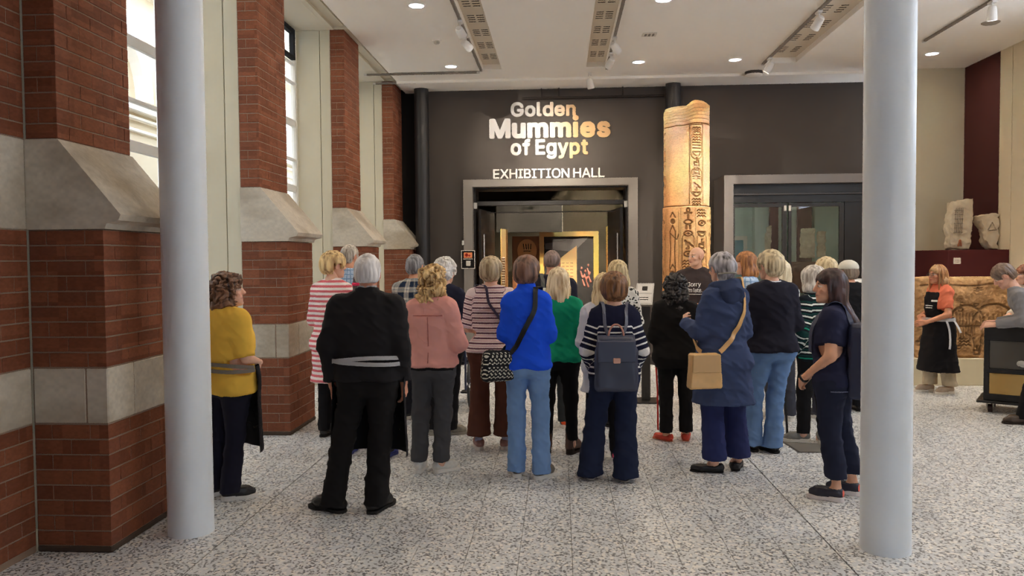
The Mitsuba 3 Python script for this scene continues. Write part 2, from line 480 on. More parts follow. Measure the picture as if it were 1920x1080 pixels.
# windows in the openings
ends = [(4.93, 7.12), (7.86, 10.07), (10.81, 13.03)]
for n, (ya, yb) in enumerate(ends):
    fr = [box(-3.5, -3.44, ya, ya + 0.06, 0, 4.67), box(-3.5, -3.44, yb - 0.06, yb, 0, 4.67), box(-3.52, -3.42, ya, yb, 0, 0.5)]
    w = struct(f'window_{n + 1}', cat(fr), 'matte', C(216, 212, 202), label='tall window between brick piers')
    bar = C(222, 220, 214)
    for z in (1.3, 1.95, 2.55, 2.95, 3.4, 3.95, 4.2):
        add(w + '__transom', cbox(-3.49, -3.45, ya + .06, yb - .06, z, z + (0.09 if z in (2.55, 3.4) else 0.035)), 'matte', bar)
    for k in range(1, 4):
        y = ya + (yb - ya) * k / 4
        add(w + '__mullion', cbox(-3.485, -3.455, y - .02, y + .02, 0.5, 4.55), 'matte', bar)
    add(w + '__head_frame', cat(box(-3.49, -3.43, ya + .06, yb - .06, 4.60, 4.66), box(-3.49, -3.43, yb - 0.12, yb - .06, 4.3, 4.6), box(-3.49, -3.43, ya + .06, yb - .06, 4.27, 4.31)), 'matte', C(30, 30, 32))
    for z0, z1 in ((0.5, 1.95), (1.985, 3.4), (3.49, 4.27)):
        add(w + '__pane', tm([[-3.47, ya + .06, z0], [-3.47, yb - .06, z0], [-3.47, yb - .06, z1], [-3.47, ya + .06, z1]], [[0, 1, 2], [0, 2, 3]]), 'glass')

# pale stone building across the yard, seen through the windows
yard = struct('ground_yard', box(-9, -3.6, -5, 26, -0.06, -0.005), 'matte', C(150, 148, 142))
fac = thing('building', 'pale stone building with arches seen through the left windows', 'building')
add(fac + '__wall', box(-6.6, -6.2, 2, 26, 0, 9), 'matte', C(214, 198, 168))
for z, h, d in ((3.55, .05, .05), (3.72, .05, .08), (3.83, .1, .14), (5.6, .2, .2)):
    add(fac + '__cornice', cbox(-6.3, -6.2 + d, 2, 26, z, z + h, .01), 'matte', C(226, 218, 200))
for yc in np.arange(4.0, 25, 3.0):
    ang = np.linspace(0, PI, 19)
    outer = [(yc + 1.3 * math.cos(a), 4.0 + 1.3 * math.sin(a)) for a in ang]
    inner = [(yc + 1.08 * math.cos(a), 4.0 + 1.08 * math.sin(a)) for a in ang[::-1]]
    m = prism(outer + inner, 0.16)
    v = m.vertices
    add(fac + '__arch', tm(np.c_[-6.2 + v[:, 2], v[:, 0], v[:, 1]], m.faces), 'matte', C(236, 232, 222))
    add(fac + '__window', cbox(-6.25, -6.17, yc - .8, yc + .8, 1.0, 3.4, .02), 'satin', C(150, 172, 205))

# walls
W = DARK
PX0, PX1, PZ = -1.52, 1.19, 2.92
wf = struct('wall_far', cat(box(-2.31, PX0, Y_END, Y_END + .12, 0, 4.62), box(PX1, 2.7, Y_END, Y_END + .12, 0, 4.62), box(PX0, PX1, Y_END, Y_END + .12, PZ, 4.62),
                            box(2.7, 5.3, Y_END, Y_END + .12, 2.7, 4.62), box(5.3, 6.5, Y_END, Y_END + .12, 0, 4.62)), 'matte', W, label='dark grey end wall around the exhibition entrance')
add(wf + '__recess', box(-3.0, -2.3, 13.74, 13.8, 0, 4.85), 'matte', C(16, 16, 17))
struct('wall_right', cat(box(X_R, X_R + .3, 9.2, 11.58, 0, 4.65), box(X_R, X_R + .3, 3.4, 9.2, 0, 2.95), box(X_R, X_R + .3, 3.4, 9.2, 4.45, 4.65), box(X_R, X_R + .3, -5, 3.4, 0, 4.65), box(X_R, 7.2, 11.59, 11.9, 0, 4.65)), 'matte', C(206, 192, 166), label='cream side wall on the right')  # high gap is an added opening, out of view, for side daylight
struct('wall_alcove', box(X_R, X_R + .2, 11.9, 12.9, 0, 4.65), 'matte', C(52, 21, 23), label='deep red alcove panel on the right')
struct('wall_alcove_end', box(5.55, X_R, 12.9, 13.05, 0, 4.65), 'matte', C(200, 190, 166), label='cream wall at the end of the red alcove')
struct('wall_back', cat(box(-3.3, 3.0, -5.15, -5, 0, 4.95), box(3.0, 5.4, -5.15, -5, 3.3, 4.95), box(5.4, 7.2, -5.15, -5, 0, 4.95)), 'matte', C(92, 86, 80))  # gap behind the camera is added, unseen, to let in fill daylight

# portal 1: grey architrave, opening with doors folded back
p1 = struct('door_1', cat(box(-1.68, PX0, 13.5, 13.72, 0, 3.045), box(PX1, 1.35, 13.5, 13.72, 0, 3.045), box(PX0, PX1, 13.5, 13.72, PZ, 3.045)), 'satin', C(134, 128, 122), label='grey framed double doorway of the exhibition hall, doors open')
add(p1 + '__lining', cat(box(PX0, PX0 + .03, 13.72, 14.3, 0, PZ), box(PX1 - .03, PX1, 13.72, 14.3, 0, PZ), box(PX0, PX1, 13.72, 14.3, PZ - .02, PZ + .05)), 'satin', C(26, 25, 25))
add(p1 + '__header', cat(cbox(PX0, PX1, 13.95, 14.05, 2.62, 2.70), cbox(PX0 + .03, PX1 - .03, 14.2, 14.26, 2.5, 2.52)), 'satin', C(38, 36, 35))
for s, xh in ((1, PX0 + .1), (-1, PX1 - .1)):
    m = move(cbox(-.025, .025, 0, 1.2, 0.02, 2.55, .006), (xh, 13.75, 0), rz=-7 * s)
    lf = add(p1 + '__leaf', m, 'satin', C(24, 23, 23))
    add(lf + '__pull', tube(spline([(xh - s * 0 + s * .07, 13.80, .5), (xh + s * .07, 13.80, 1.3), (xh + s * .07, 13.80, 2.1)], 8), .014), 'steel')
    add(lf + '__hinge', cbox(xh - s * .1, xh - s * .045, 13.70, 13.78, 2.55, 2.66, .006), 'satin', C(210, 208, 204))

# portal 2: deep grey box frame with glazed doors
p2 = struct('door_2', cat(box(2.66, 2.81, 12.75, 13.6, 0, 2.98), box(5.15, 5.3, 12.75, 13.6, 0, 2.98), box(2.81, 5.15, 12.75, 13.6, 2.84, 2.98)), 'satin', C(112, 107, 104), label='deep grey framed doorway with glazed double doors on the right')
add(p2 + '__header', cat(box(2.81, 5.15, 12.88, 12.96, 2.54, 2.84), box(4.62, 5.15, 12.9, 12.96, 0, 2.54)), 'satin', C(22, 21, 21))
add(p2 + '__rail', cbox(2.81, 5.15, 12.84, 12.88, 2.66, 2.69), 'satin', C(60, 58, 58))
for xa, xb in ((2.82, 3.70), (3.73, 4.61)):
    d = add(p2 + '__leaf', cat(box(xa, xa + .045, 12.9, 12.95, .02, 2.53), box(xb - .07, xb, 12.9, 12.95, .02, 2.53), box(xa, xb, 12.9, 12.95, .02, .2), box(xa, xb, 12.9, 12.95, 2.47, 2.53)), 'satin', C(34, 30, 27))
    add(d + '__pane', tm([[xa + .04, 12.925, .2], [xb - .06, 12.925, .2], [xb - .06, 12.925, 2.47], [xa + .04, 12.925, 2.47]], [[0, 1, 2], [0, 2, 3]]), 'glass')
    add(d + '__catch', cbox((xb if xa < 3 else xa + .045) - .05, (xb if xa < 3 else xa + .045) - .01, 12.885, 12.9, 2.40, 2.49), 'satin', C(214, 210, 204))

# gallery behind portal 2
GAL = C(186, 200, 190)
struct('wall_gallery', cat(box(2.3, 6.4, 17.4, 17.5, 0, 3.4), box(6.3, 6.4, 13.75, 17.5, 0, 3.4), box(2.3, 2.4, 13.75, 17.5, 0, 3.4)), 'matte', GAL, label='pale green gallery wall behind the glazed doors')
struct('ceiling_gallery', box(2.2, 6.4, 13.75, 17.5, 3.4, 3.5), 'matte', WHITE)
for x, y, lab in ((3.3, 14.7, 'nearer'), (4.3, 16.0, 'farther')):
    k = thing('downlight', lab + ' small lamp in the gallery ceiling behind the glazed doors', 'ceiling lamp', 'gallery ceiling lamps')
    add(k + '__ring', lathe([(.07, 3.385), (.1, 3.385), (.1, 3.4), (.07, 3.4)], 24, x, y, cap=False), 'matte', WHITE)
    add(k + '__lens', lathe([(.0, 3.395), (.07, 3.395), (.07, 3.4), (0, 3.4)], 20, x, y), 'matte', WHITE, emitter={'type': 'area', 'radiance': {'type': 'rgb', 'value': [420, 415, 370]}})

# exhibition room behind portal 1
struct('wall_exhibition', cat(box(-2.6, 2.25, 18.6, 18.7, 0, 3.7), box(-2.6, -2.5, 13.75, 18.6, 0, 3.7), box(2.15, 2.25, 13.75, 18.6, 0, 3.7)), 'matte', C(58, 54, 46), label='dark wall inside the exhibition room')
struct('ceiling_exhibition', box(-2.6, 2.25, 13.75, 18.7, 3.7, 3.8), 'matte', C(18, 18, 18))
struct('floor_exhibition', box(-2.58, 2.2, 14.3, 18.6, 0.0, 0.004), 'matte', C(40, 38, 36))

# round columns
for (cx, cy, z1, col, lab) in ((-2.262, 4.548, 4.652, C(224, 230, 236), 'pale grey painted round column on the left, in front of the brick pier'),
                               (1.822, 4.425, 4.652, C(224, 230, 236), 'pale grey painted round column on the right, beside the woman in the navy T-shirt')):
    k = struct('column', lathe([(.1345, 0.0), (.1345, 0.012), (.133, .02), (.133, z1)], 72, cx, cy), 'satin', col, 30, label=lab)
for cx, z0, lab in ((-2.385, 0.0, 'black round column at the left end of the dark wall'), (1.94, 0.0, 'black round column behind the carved Egyptian column')):
    struct('column', lathe([(.125, z0), (.125, 4.615)], 48, cx, 13.42), 'satin', C(34, 34, 36), 30, label=lab)
# ---------------------------------------------------------------- lamps and ceiling fittings
for i, (x, y) in enumerate(DOWN_POS):
    row = 'first' if y > 11 else 'second' if y > 8 else 'third' if y > 5 else 'fourth'
    bay = {-1.67: 'left of the left grille', 1.22: 'right of the middle grille', 2.67: 'left of the right grille', 4.1: 'right of the right grille', 5.53: 'beyond the right column'}[x]
    k = thing('downlight', f'round white ceiling lamp, {row} row from the dark wall, {bay}', 'ceiling lamp', 'recessed lamps in the hall ceiling')
    add(k + '__ring', lathe([(.088, CEIL - .008), (.112, CEIL - .008), (.115, CEIL - .002), (.115, CEIL), (.088, CEIL)], 40, x, y, cap=False), 'matte', C(236, 232, 226))
    add(k + '__lens', lathe([(.088, CEIL - .001), (.088, CEIL - .004), (0, CEIL - .004)][::-1], 32, x, y), 'matte', WHITE, emitter={'type': 'area', 'radiance': {'type': 'rgb', 'value': DOWNLIGHT}})


def track(x0, y0, x1, y1, z, lab):
    t = thing('lighting_track', lab, 'lighting track')
    w = .017
    m = box(x0 - w, x1 + w, y0, y1, z - .03, z) if abs(x1 - x0) < .01 else box(x0, x1, y0 - w, y0 + w, z - .03, z)
    add(t + '__rail', m, 'satin', C(120, 112, 104))
    for px, py in ((x0, y0), (x1, y1)):
        add(t + '__end_cap', cbox(px - .024, px + .024, py - .02, py + .02, z - .034, z, .004), 'satin', C(200, 194, 186))
    return t


track(-1.225, 3.0, -1.225, 12.3, CEIL, 'grey lighting track along the left ceiling grille')
track(.755, 3.0, .755, 12.35, CEIL, 'grey lighting track along the middle ceiling grille')
track(3.15, 3.0, 3.15, 12.3, CEIL, 'grey lighting track along the right ceiling grille')
track(5.07, 3.0, 5.07, 11.2, CEIL, 'dark lighting track on the ceiling beyond the right column')
track(-3.1, 12.38, -1.28, 12.38, CEIL - .005, 'pale rail across the ceiling above the farthest brick pier')
track(-3.1, 12.98, -2.42, 12.98, CEIL - .01, 'short grey rail under the beam at the farthest brick pier')


def spotlight(loc, target, lab, power=0.0, tint=(1, .88, .72), angle=16):
    """A track head: adapter, stem, yoke and can, with its lamp's own light."""
    p, t = np.array(loc, float), np.array(target, float)
    d = (t - p) / np.linalg.norm(t - p)
    k = thing('track_spotlight', lab, 'spotlight')
    add(k + '__adapter', cbox(p[0] - .03, p[0] + .03, p[1] - .06, p[1] + .06, CEIL - .055, CEIL - .025, .006), 'satin', C(214, 208, 200))
    add(k + '__stem', tube([(p[0], p[1], CEIL - .05), (p[0], p[1], p[2] + .02)], .011), 'satin', C(214, 208, 200))
    a = p - d * .07
    b = p + d * .1
    add(k + '__can', tube([a, a + d * .012, a + d * .05, b - d * .01, b], [.03, .042, .05, .056, .056], 24), 'satin', C(222, 216, 208), 30)
    lens = tube([b + d * .0005, b + d * .002], [.047, .047], 24)
    more = {'emitter': {'type': 'area', 'radiance': {'type': 'rgb', 'value': [30, 27, 22]}}}
    add(k + '__lens', lens, 'matte', WHITE, **(more if power else {}))
    if power:
        o = b + d * .012
        scene[k + '_light'] = {'type': 'spot', 'to_world': T().look_at(origin=o.tolist(), target=(o + d).tolist(), up=[0, 0, 1] if abs(d[2]) < .95 else [0, 1, 0]),
                               'intensity': {'type': 'rgb', 'value': [power * c for c in tint]}, 'cutoff_angle': angle, 'beam_width': angle * .3}


spotlight((-1.225, 9.7, 4.5), (-.6, 13.6, 3.5), 'upper of two white track spotlights on the left grille', 62, angle=17)
spotlight((-1.225, 10.3, 4.5), (.3, 13.6, 3.45), 'lower of two white track spotlights on the left grille', 40, angle=18)
spotlight((.755, 10.6, 4.5), (1.98, 12.3, 3.2), 'white track spotlight on the middle grille, nearer one', 45, angle=24)
spotlight((.755, 11.4, 4.5), (.0, 13.6, 3.3), 'white track spotlight on the middle grille, beside the ceiling lamp', 14, angle=24)
spotlight((.5, 12.6, 4.48), (.9, 13.0, 2.5), 'white ceiling spotlight hanging below the end of the middle grille')
spotlight((3.15, 11.9, 4.5), (2.1, 12.25, 2.8), 'bright white track spotlight near the end of the right grille', 70, angle=30)
spotlight((3.15, 9.7, 4.5), (2.05, 12.0, 2.2), 'white track spotlight halfway along the right grille', 110, angle=24)
spotlight((5.07, 9.5, 4.5), (5.5, 10.3, .8), 'white track spotlight at the top right corner', 40, angle=30)
k = thing('smoke_detector', 'small white dome detector on the ceiling left of the grille', 'smoke detector')
add(k + '__base', lathe([(.06, CEIL), (.06, CEIL - .015), (.05, CEIL - .02)][::-1], 32, -1.66, 10.6), 'matte', C(228, 222, 212), 30)
add(k + '__dome', lathe([(.045, CEIL - .015), (.042, CEIL - .04), (.03, CEIL - .055), (0, CEIL - .06)][::-1], 32, -1.66, 10.6), 'matte', C(200, 192, 180), 40)
k = thing('ceiling_speaker', 'white dome fitting with a dark rim on the ceiling near the dark wall', 'ceiling fitting')
add(k + '__rim', lathe([(.13, CEIL - .045), (.14, CEIL - .02), (.14, 4.66)], 40, 3.15, 12.85), 'matte', C(70, 64, 60), 30)
add(k + '__cover', lathe([(.0, CEIL - .09), (.09, CEIL - .085), (.13, CEIL - .06), (.135, CEIL - .045)], 40, 3.15, 12.85), 'matte', C(226, 218, 208), 40)
k = thing('vent_plate', 'small rectangular ceiling plate right of the middle grille', 'vent')
add(k + '__plate', cbox(1.12, 1.31, 10.5, 10.66, CEIL - .012, CEIL, .003), 'matte', C(206, 196, 182))
add(k + '__slot', cat([box(1.15 + i * .05, 1.18 + i * .05, 10.53, 10.63, CEIL - .0135, CEIL - .011) for i in range(3)]), 'matte', C(120, 112, 104))
k = thing('ceiling_vent', 'round grey ceiling vent at the top right', 'vent')
add(k + '__disc', lathe([(0, CEIL - .02), (.09, CEIL - .016), (.11, CEIL - .004), (.11, CEIL)], 36, 5.56, 10.45), 'matte', C(150, 140, 128), 30)

# ---------------------------------------------------------------- title on the end wall
WHT, GLD = C(246, 240, 232), C(214, 176, 132)


def title(name, lab, text, x0, z0, width, height, gold, grow):
    t = thing(name, lab, 'wall lettering')
    for ch, m in word(text, width, height, 0.02, grow):
        v = m.vertices
        m = tm(v + np.array([x0, Y_END - .002, z0]), m.faces)
        u = np.clip((m.vertices[:, 0] + .45) / .75, 0, 1)[:, None] if gold else np.zeros((len(v), 1))
        add(t + '__letter', m, 'matte', WHT * (1 - u) + GLD * u)


E_ = 1.0074
title('title_line', 'first line of the exhibition title on the dark wall, reading Golden', 'Golden', -.843, 4.15, 1.135, .222, True, .055)
title('title_line', 'largest line of the exhibition title, reading Mummies', 'Mummies', -1.22, 3.785, 2.11, .30, True, .075)
title('title_line', 'third line of the exhibition title, reading of Egypt', 'of Egypt', -.848, 3.482, 1.35, .245, True, .055)
title('title_line', 'white capitals above the doorway, reading EXHIBITION HALL', 'EXHIBITION HALL', -1.16, 3.068, 1.945, .158, False, .022)
k = thing('hanging_bar', 'dark bar hanging high on the end wall above the title', 'rail')
add(k + '__bar', cbox(-.64, 1.80, 13.5, 13.56, 4.42, 4.455), 'matte', C(40, 36, 34))
for x in (-.3, .0, 1.1):
    add(k + '__hanger', cbox(x - .01, x + .01, 13.52, 13.54, 4.455, 4.61), 'matte', C(46, 42, 40))

# small notice and switch beside the doorway
k = thing('notice', 'small black framed notice with orange picture left of the doorway', 'poster')
add(k + '__backing', cbox(-1.725, -1.482, 13.485, 13.5, 1.49, 1.815, .002), 'matte', C(232, 226, 218))
add(k + '__print', box(-1.713, -1.494, 13.482, 13.486, 1.502, 1.803), 'matte', C(20, 18, 18))
add(k + '__picture', cat(box(-1.68, -1.53, 13.480, 13.483, 1.68, 1.775)), 'matte', C(222, 138, 96))
m = cat(lathe([(.0, 0), (.03, 0), (.03, .002), (0, .002)], 12), lathe([(0, 0), (.018, 0), (.018, .002), (0, .002)], 10, .05, -.01))
add(k + '__picture_detail', move(m, (-1.63, 13.480, 1.73), rx=90), 'matte', C(150, 40, 30))
add(k + '__text_block', cat(box(-1.69, -1.52, 13.480, 13.483, 1.655, 1.668), box(-1.64, -1.56, 13.480, 13.483, 1.54, 1.63)), 'matte', C(206, 200, 190))
k = thing('wall_switch', 'small white switch on the dark wall above the notice', 'switch')
add(k + '__plate', cbox(-1.712, -1.674, 13.49, 13.5, 1.905, 1.985, .003), 'satin', C(222, 218, 212))
add(k + '__button', cbox(-1.702, -1.684, 13.486, 13.491, 1.925, 1.965, .002), 'satin', C(200, 196, 190))

# ---------------------------------------------------------------- carved stones


class Relief:
    """A height grid on which signs are cut; u across, w up, both in metres."""

    def __init__(self, u0, u1, w0, w1, h):
        self.u, self.w = np.arange(u0, u1 + h / 2, h), np.arange(w0, w1 + h / 2, h)
        self.U, self.W = np.meshgrid(self.u, self.w)
        self.d = np.zeros_like(self.U)

    def cut(self, dist, width, depth, soft=.006):
        self.d = np.maximum(self.d, depth * np.clip((width - dist) / soft, 0, 1))

    def line(self, a, b, width=.008, depth=.02):
        a, b = np.array(a), np.array(b)
        t = np.clip(((self.U - a[0]) * (b - a)[0] + (self.W - a[1]) * (b - a)[1]) / max(((b - a) ** 2).sum(), 1e-9), 0, 1)
        self.cut(np.hypot(self.U - a[0] - t * (b - a)[0], self.W - a[1] - t * (b - a)[1]), width, depth)

    def path(self, pts, width=.008, depth=.02):
        for a, b in zip(pts[:-1], pts[1:]):
            self.line(a, b, width, depth)

    def ring(self, c, r, width=.008, depth=.02, e=1.0, a0=-4, a1=4):
        x, y = (self.U - c[0]) / e, self.W - c[1]
        ang = np.arctan2(y, x)
        dd = np.abs(np.hypot(x, y) - r)
        self.cut(np.where((ang >= a0) & (ang <= a1), dd, 9), width, depth)

    def disc(self, c, r, depth=.02, e=1.0):
        self.cut(np.hypot((self.U - c[0]) / e, self.W - c[1]), r, depth)

    def oval(self, c, hw, hh, width=.008, depth=.02):
        q = np.maximum(np.abs(self.W - c[1]) - (hh - hw), 0)
        self.cut(np.abs(np.hypot(self.U - c[0], q) - hw), width, depth)

    def sign(self, c, s, k):
        x, y = c
        L = lambda *p, w=.10: self.path([(x + a * s, y + b * s) for a, b in p], w * s)  # noqa: E731
        k = k % 12
        if k == 0:      # bird
            self.disc((x - .02 * s, y), .17 * s, e=1.5)
            self.disc((x - .24 * s, y + .25 * s), .12 * s)
            L((-.2, .2), (.0, 0), (.42, -.22))
            L((.02, -.1), (.02, -.42), (-.12, -.42))
        elif k == 1:    # water
            for q in (-.25, 0, .25):
                L(*[(-.45 + .15 * i, q + (.07 if i % 2 else -.07)) for i in range(7)], w=.06)
        elif k == 2:    # sun disc
            self.ring(c, .3 * s, .09 * s)
            self.disc(c, .08 * s)
        elif k == 3:    # reed
            L((0, -.45), (0, .05))
            self.disc((x + .05 * s, y + .25 * s), .2 * s, e=.5)
        elif k == 4:    # ankh
            self.ring((x, y + .25 * s), .18 * s, .08 * s, e=.7)
            L((0, .08), (0, -.45))
            L((-.28, 0), (.28, 0))
        elif k == 5:    # basket
            self.ring((x, y + .12 * s), .38 * s, .1 * s, a0=-3.2, a1=0.0)
            L((-.4, .12), (.4, .12))
        elif k == 6:    # eye
            self.ring((x, y - .2 * s), .42 * s, .07 * s, a0=.5, a1=2.6)
            self.ring((x, y + .2 * s), .42 * s, .07 * s, a0=-2.6, a1=-.5)
            self.disc(c, .12 * s)
        elif k == 7:    # seated figure
            self.disc((x, y + .33 * s), .13 * s)
            L((0, .2), (.05, -.1), (-.25, -.05), (-.25, -.42), (.25, -.42), (.2, .1), w=.1)
        elif k == 8:    # scarab
            self.disc(c, .24 * s, e=.8)
            for q in (-.2, 0, .2):
                L((-.4, q + .1), (.4, q + .1), w=.05)
        elif k == 9:    # bars
            for q in (-.28, 0, .28):
                L((-.4, q), (.4, q), w=.07)
        elif k == 10:   # staff and crook
            L((-.2, -.45), (-.2, .35), (0, .42))
            L((.2, -.45), (.2, .42))
            L((.2, .1), (.38, .3))
        else:           # mouth and strokes
            self.ring((x, y - .1 * s), .4 * s, .07 * s, a0=.4, a1=2.74)
            self.ring((x, y + .32 * s), .4 * s, .07 * s, a0=-2.74, a1=-.4)
            L((-.15, -.2), (-.15, -.45))
            L((.15, -.2), (.15, -.45))

    def mesh(self, place, d_back=None):
        ny, nx = self.d.shape
        v = place(self.U.ravel(), self.W.ravel(), self.d.ravel())
        i, j = np.meshgrid(np.arange(ny - 1), np.arange(nx - 1), indexing='ij')
        q = np.stack([i * nx + j, i * nx + j + 1, (i + 1) * nx + j + 1, (i + 1) * nx + j], -1).reshape(-1, 4)
        return tm(v, np.vstack([q[:, [0, 1, 2]], q[:, [0, 2, 3]]]))


# Egyptian column: (1.985, 12.3), carved on the side towards the hall
EC, ER = np.array([1.985, 12.3]), .352
rl = Relief(-.78, .78, 0, 4.12, .0062)
sg = np.random.default_rng(11)
bx = .10
for x in (bx - .112, bx + .112):
    rl.line((x, 2.47), (x, 3.70), .007)
rl.line((bx - .112, 3.69), (bx + .112, 3.69), .007)
for i, z in enumerate(np.arange(3.60, 2.5, -.122)):
    rl.sign((bx, z), .155, int(sg.integers(12)))
for z in (3.36, 2.80):
    rl.oval((bx, z), .092, .215, .007)
for z, w in ((2.44, .010), (3.72, .012), (3.80, .006), (3.86, .006), (3.92, .006), (3.98, .005)):
    rl.cut(np.abs(rl.W - z), w, .016 if w > .009 else .008)
for x in (-.14, .075, .29):
    rl.line((x, .5), (x, 2.40), .005, .012)
for x in (-.033, .183):
    for i, z in enumerate(np.arange(2.33, .6, -.155)):
        rl.sign((x, z), .175, int(sg.integers(12)))
    rl.oval((x, 1.72), .088, .30, .007)
for x in (-.27, .42, -.52, .62):          # standing figures
    for zb in (.55, 1.35):
        o = zb + .0
        rl.disc((x, o + .86), .045)
        rl.path([(x, o + .80), (x - .05, o + .70), (x - .035, o + .45), (x - .06, o)], .010)
        rl.path([(x, o + .80), (x + .05, o + .70), (x + .035, o + .45), (x + .05, o)], .010)
        rl.path([(x - .045, o + .68), (x + .07, o + .58), (x + .10, o + .66)], .009)
        rl.path([(x - .04, o + .93), (x, o + 1.0), (x + .05, o + .92)], .010)
    rl.line((x + .1, .6), (x + .1, 2.35), .005)
for x in (-.50, -.58, .62):
    for z in np.arange(3.6, 2.6, -.14):
        rl.sign((x, z), .1, int(sg.integers(12)))
P3 = np.stack([rl.U, rl.W, rl.U * 0], -1)
rough = (meshkit.fbm(P3 * 9, 4, 3) - .5) * .012 + (meshkit.fbm(P3 * 45, 2, 5) - .5) * .003
chip = np.clip(meshkit.fbm(P3 * 5 + 7, 3, 9) - .66, 0, 1) * .09


def place_col(u, w, d):
    top = 3.955 + .10 * np.clip((u + .13) / .26, 0, 1) + .012 * np.sin(u * 23) * (u < .15)
    wz = np.minimum(w, 9) * top / 4.12 * (w / 4.12) ** 0
    r = ER + .018 * (w < 2.44) - .0012 * (w - 2) - (d + (rough + chip).ravel())
    r = np.where(w > 4.06, r - (w - 4.06) * 1.2, r)
    a = u / ER
    return np.c_[EC[0] + r * np.sin(a), EC[1] - r * np.cos(a), np.where(w < 3.5, w, 3.5 + (w - 3.5) * (top - 3.5) / .62)]


k = thing('carved_column', 'tall broken granite column carved with hieroglyphs, standing before the dark wall', 'column')
m = rl.mesh(place_col)
tone = meshkit.fbm(np.asarray(m.vertices) * 3, 4, 2)[:, None]
fine = meshkit.fbm(np.asarray(m.vertices) * 60, 2, 4)[:, None]
gc = (C(216, 160, 108) * (1 - tone) + C(186, 130, 84) * tone) * (.8 + .4 * fine) * (1 - .62 * np.clip(rl.d.ravel() / .014, 0, 1))[:, None]   # relief shade of the cuts painted into the colour
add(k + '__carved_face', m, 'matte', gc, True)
ba = np.linspace(.74, 2 * PI - .74, 40)
prof = [(np.sin(.78 / ER + t * (2 * PI - 2 * .78 / ER)), -np.cos(.78 / ER + t * (2 * PI - 2 * .78 / ER))) for t in np.linspace(0, 1, 30)]
core = Polygon([(EC[0] + (ER - .02) * a, EC[1] + (ER - .02) * b) for a, b in [(math.sin(t), -math.cos(t)) for t in np.linspace(0, 2 * PI, 60)[:-1]]])
add(k + '__core', prism(core, 3.96), 'matte', C(190, 146, 106))
add(k + '__base', lathe([(.62, 0), (.62, .1), (.60, .12), (0, .12)], 48, *EC), 'matte', C(60, 56, 54), 30)

# big relief block on its plinth, right of the column
struct('plinth', cbox(4.45, X_R - .002, 10.1, 11.55, 0, .345, .006), 'matte', C(206, 196, 170), label='low cream plinth under the carved stone block')
rl = Relief(0, 1.62, 0, 1.03, .008)
for cx, cz, r in ((.95, .42, .26), (.62, .48, .2), (1.3, .45, .22)):
    rl.ring((cx, cz), r, .016, .02, a0=.1, a1=3.0)
    rl.path([(cx - r, cz), (cx - r * .9, .06)], .014, .02)
    rl.path([(cx + r, cz), (cx + r * .85, .06)], .014, .02)
    for q in range(7):
        rl.line((cx - r * .7 + q * r * .22, cz + r * .5), (cx - r * .5 + q * r * .16, cz - .25), .008, .014)
for i in range(34):
    rl.sign((sg.uniform(.05, 1.55), sg.uniform(.06, .97)), sg.uniform(.08, .16), int(sg.integers(12)))
rl.line((.05, .40), (1.55, .42), .012, .016)
rl.line((.05, .92), (1.55, .95), .012, .016)
P3 = np.stack([rl.U, rl.W, rl.U * 0], -1)
rough = (meshkit.fbm(P3 * 6, 5, 13) - .5) * .09 + (meshkit.fbm(P3 * 30, 3, 15) - .5) * .03


def place_block(u, w, d):
    edge = np.minimum.reduce([u, 1.62 - u, w + .02, 1.03 - w])
    y = 10.17 + d + rough.ravel() + np.clip(.05 - edge, 0, 1) ** 2 * 18
    return np.c_[4.55 + u, y, .347 + w * (1 + .015 * np.sin(u * 7))]


k = thing('stone_block', 'large brown carved stone block on the cream plinth, behind the woman in the apron', 'carved stone')
m = rl.mesh(place_block)
tone = meshkit.fbm(np.asarray(m.vertices) * 5, 4, 22)[:, None]
fine = meshkit.fbm(np.asarray(m.vertices) * 50, 2, 24)[:, None]
add(k + '__carved_face', m, 'matte', (C(190, 152, 108) * (1 - tone) + C(140, 104, 70) * tone) * (.7 + .6 * fine) * (1 - .5 * np.clip(rl.d.ravel() / .016, 0, 1))[:, None], True)  # cuts darkened in the vertex colour, standing in for relief shade
add(k + '__body', cbox(4.56, 6.16, 10.24, 10.8, .346, 1.37, .03), 'matte', C(150, 116, 82))

k = struct('ledge', cbox(5.62, X_R - .002, 11.6, 12.88, 0, 1.735, .004), 'matte', C(70, 28, 30), label='dark red ledge in the alcove carrying two stone fragments')
lb = thing('wall_label', 'small white label card on the dark red ledge', 'label card')
add(lb + '__card', cbox(5.70, 5.80, 11.594, 11.601, 1.53, 1.62, .001), 'matte', C(222, 214, 204))
add(lb + '__text', cat([box(5.72, 5.78, 11.593, 11.595, 1.555 + i * .016, 1.56 + i * .016) for i in range(3)]), 'matte', C(120, 112, 108))


def fragment(name, lab, poly, y0, y1, z0, seed, paint):
    m = xz_prism(poly, y0, y1)
    m = mesh_of(Manifold(Mesh(np.asarray(m.vertices, np.float32), np.asarray(m.faces, np.uint32))).refine_to_length(.022))
    v = np.asarray(m.vertices).copy()
    v += (np.stack([meshkit.fbm(v * 11 + i * 5, 4, seed + i) for i in range(3)], -1) - .5) * np.array([.06, .09, .06]) + (np.stack([meshkit.fbm(v * 31 + i * 5, 2, seed + i) for i in range(3)], -1) - .5) * .03
    v[:, 2] += z0 - v[:, 2].min()
    k = thing(name, lab, 'stone fragment')
    t = meshkit.fbm(v * 9, 3, seed + 9)[:, None]
    add(k + '__stone', tm(v, m.faces), 'matte', (C(226, 214, 190) * (1 - t) + C(190, 172, 146) * t), 35)
    return k


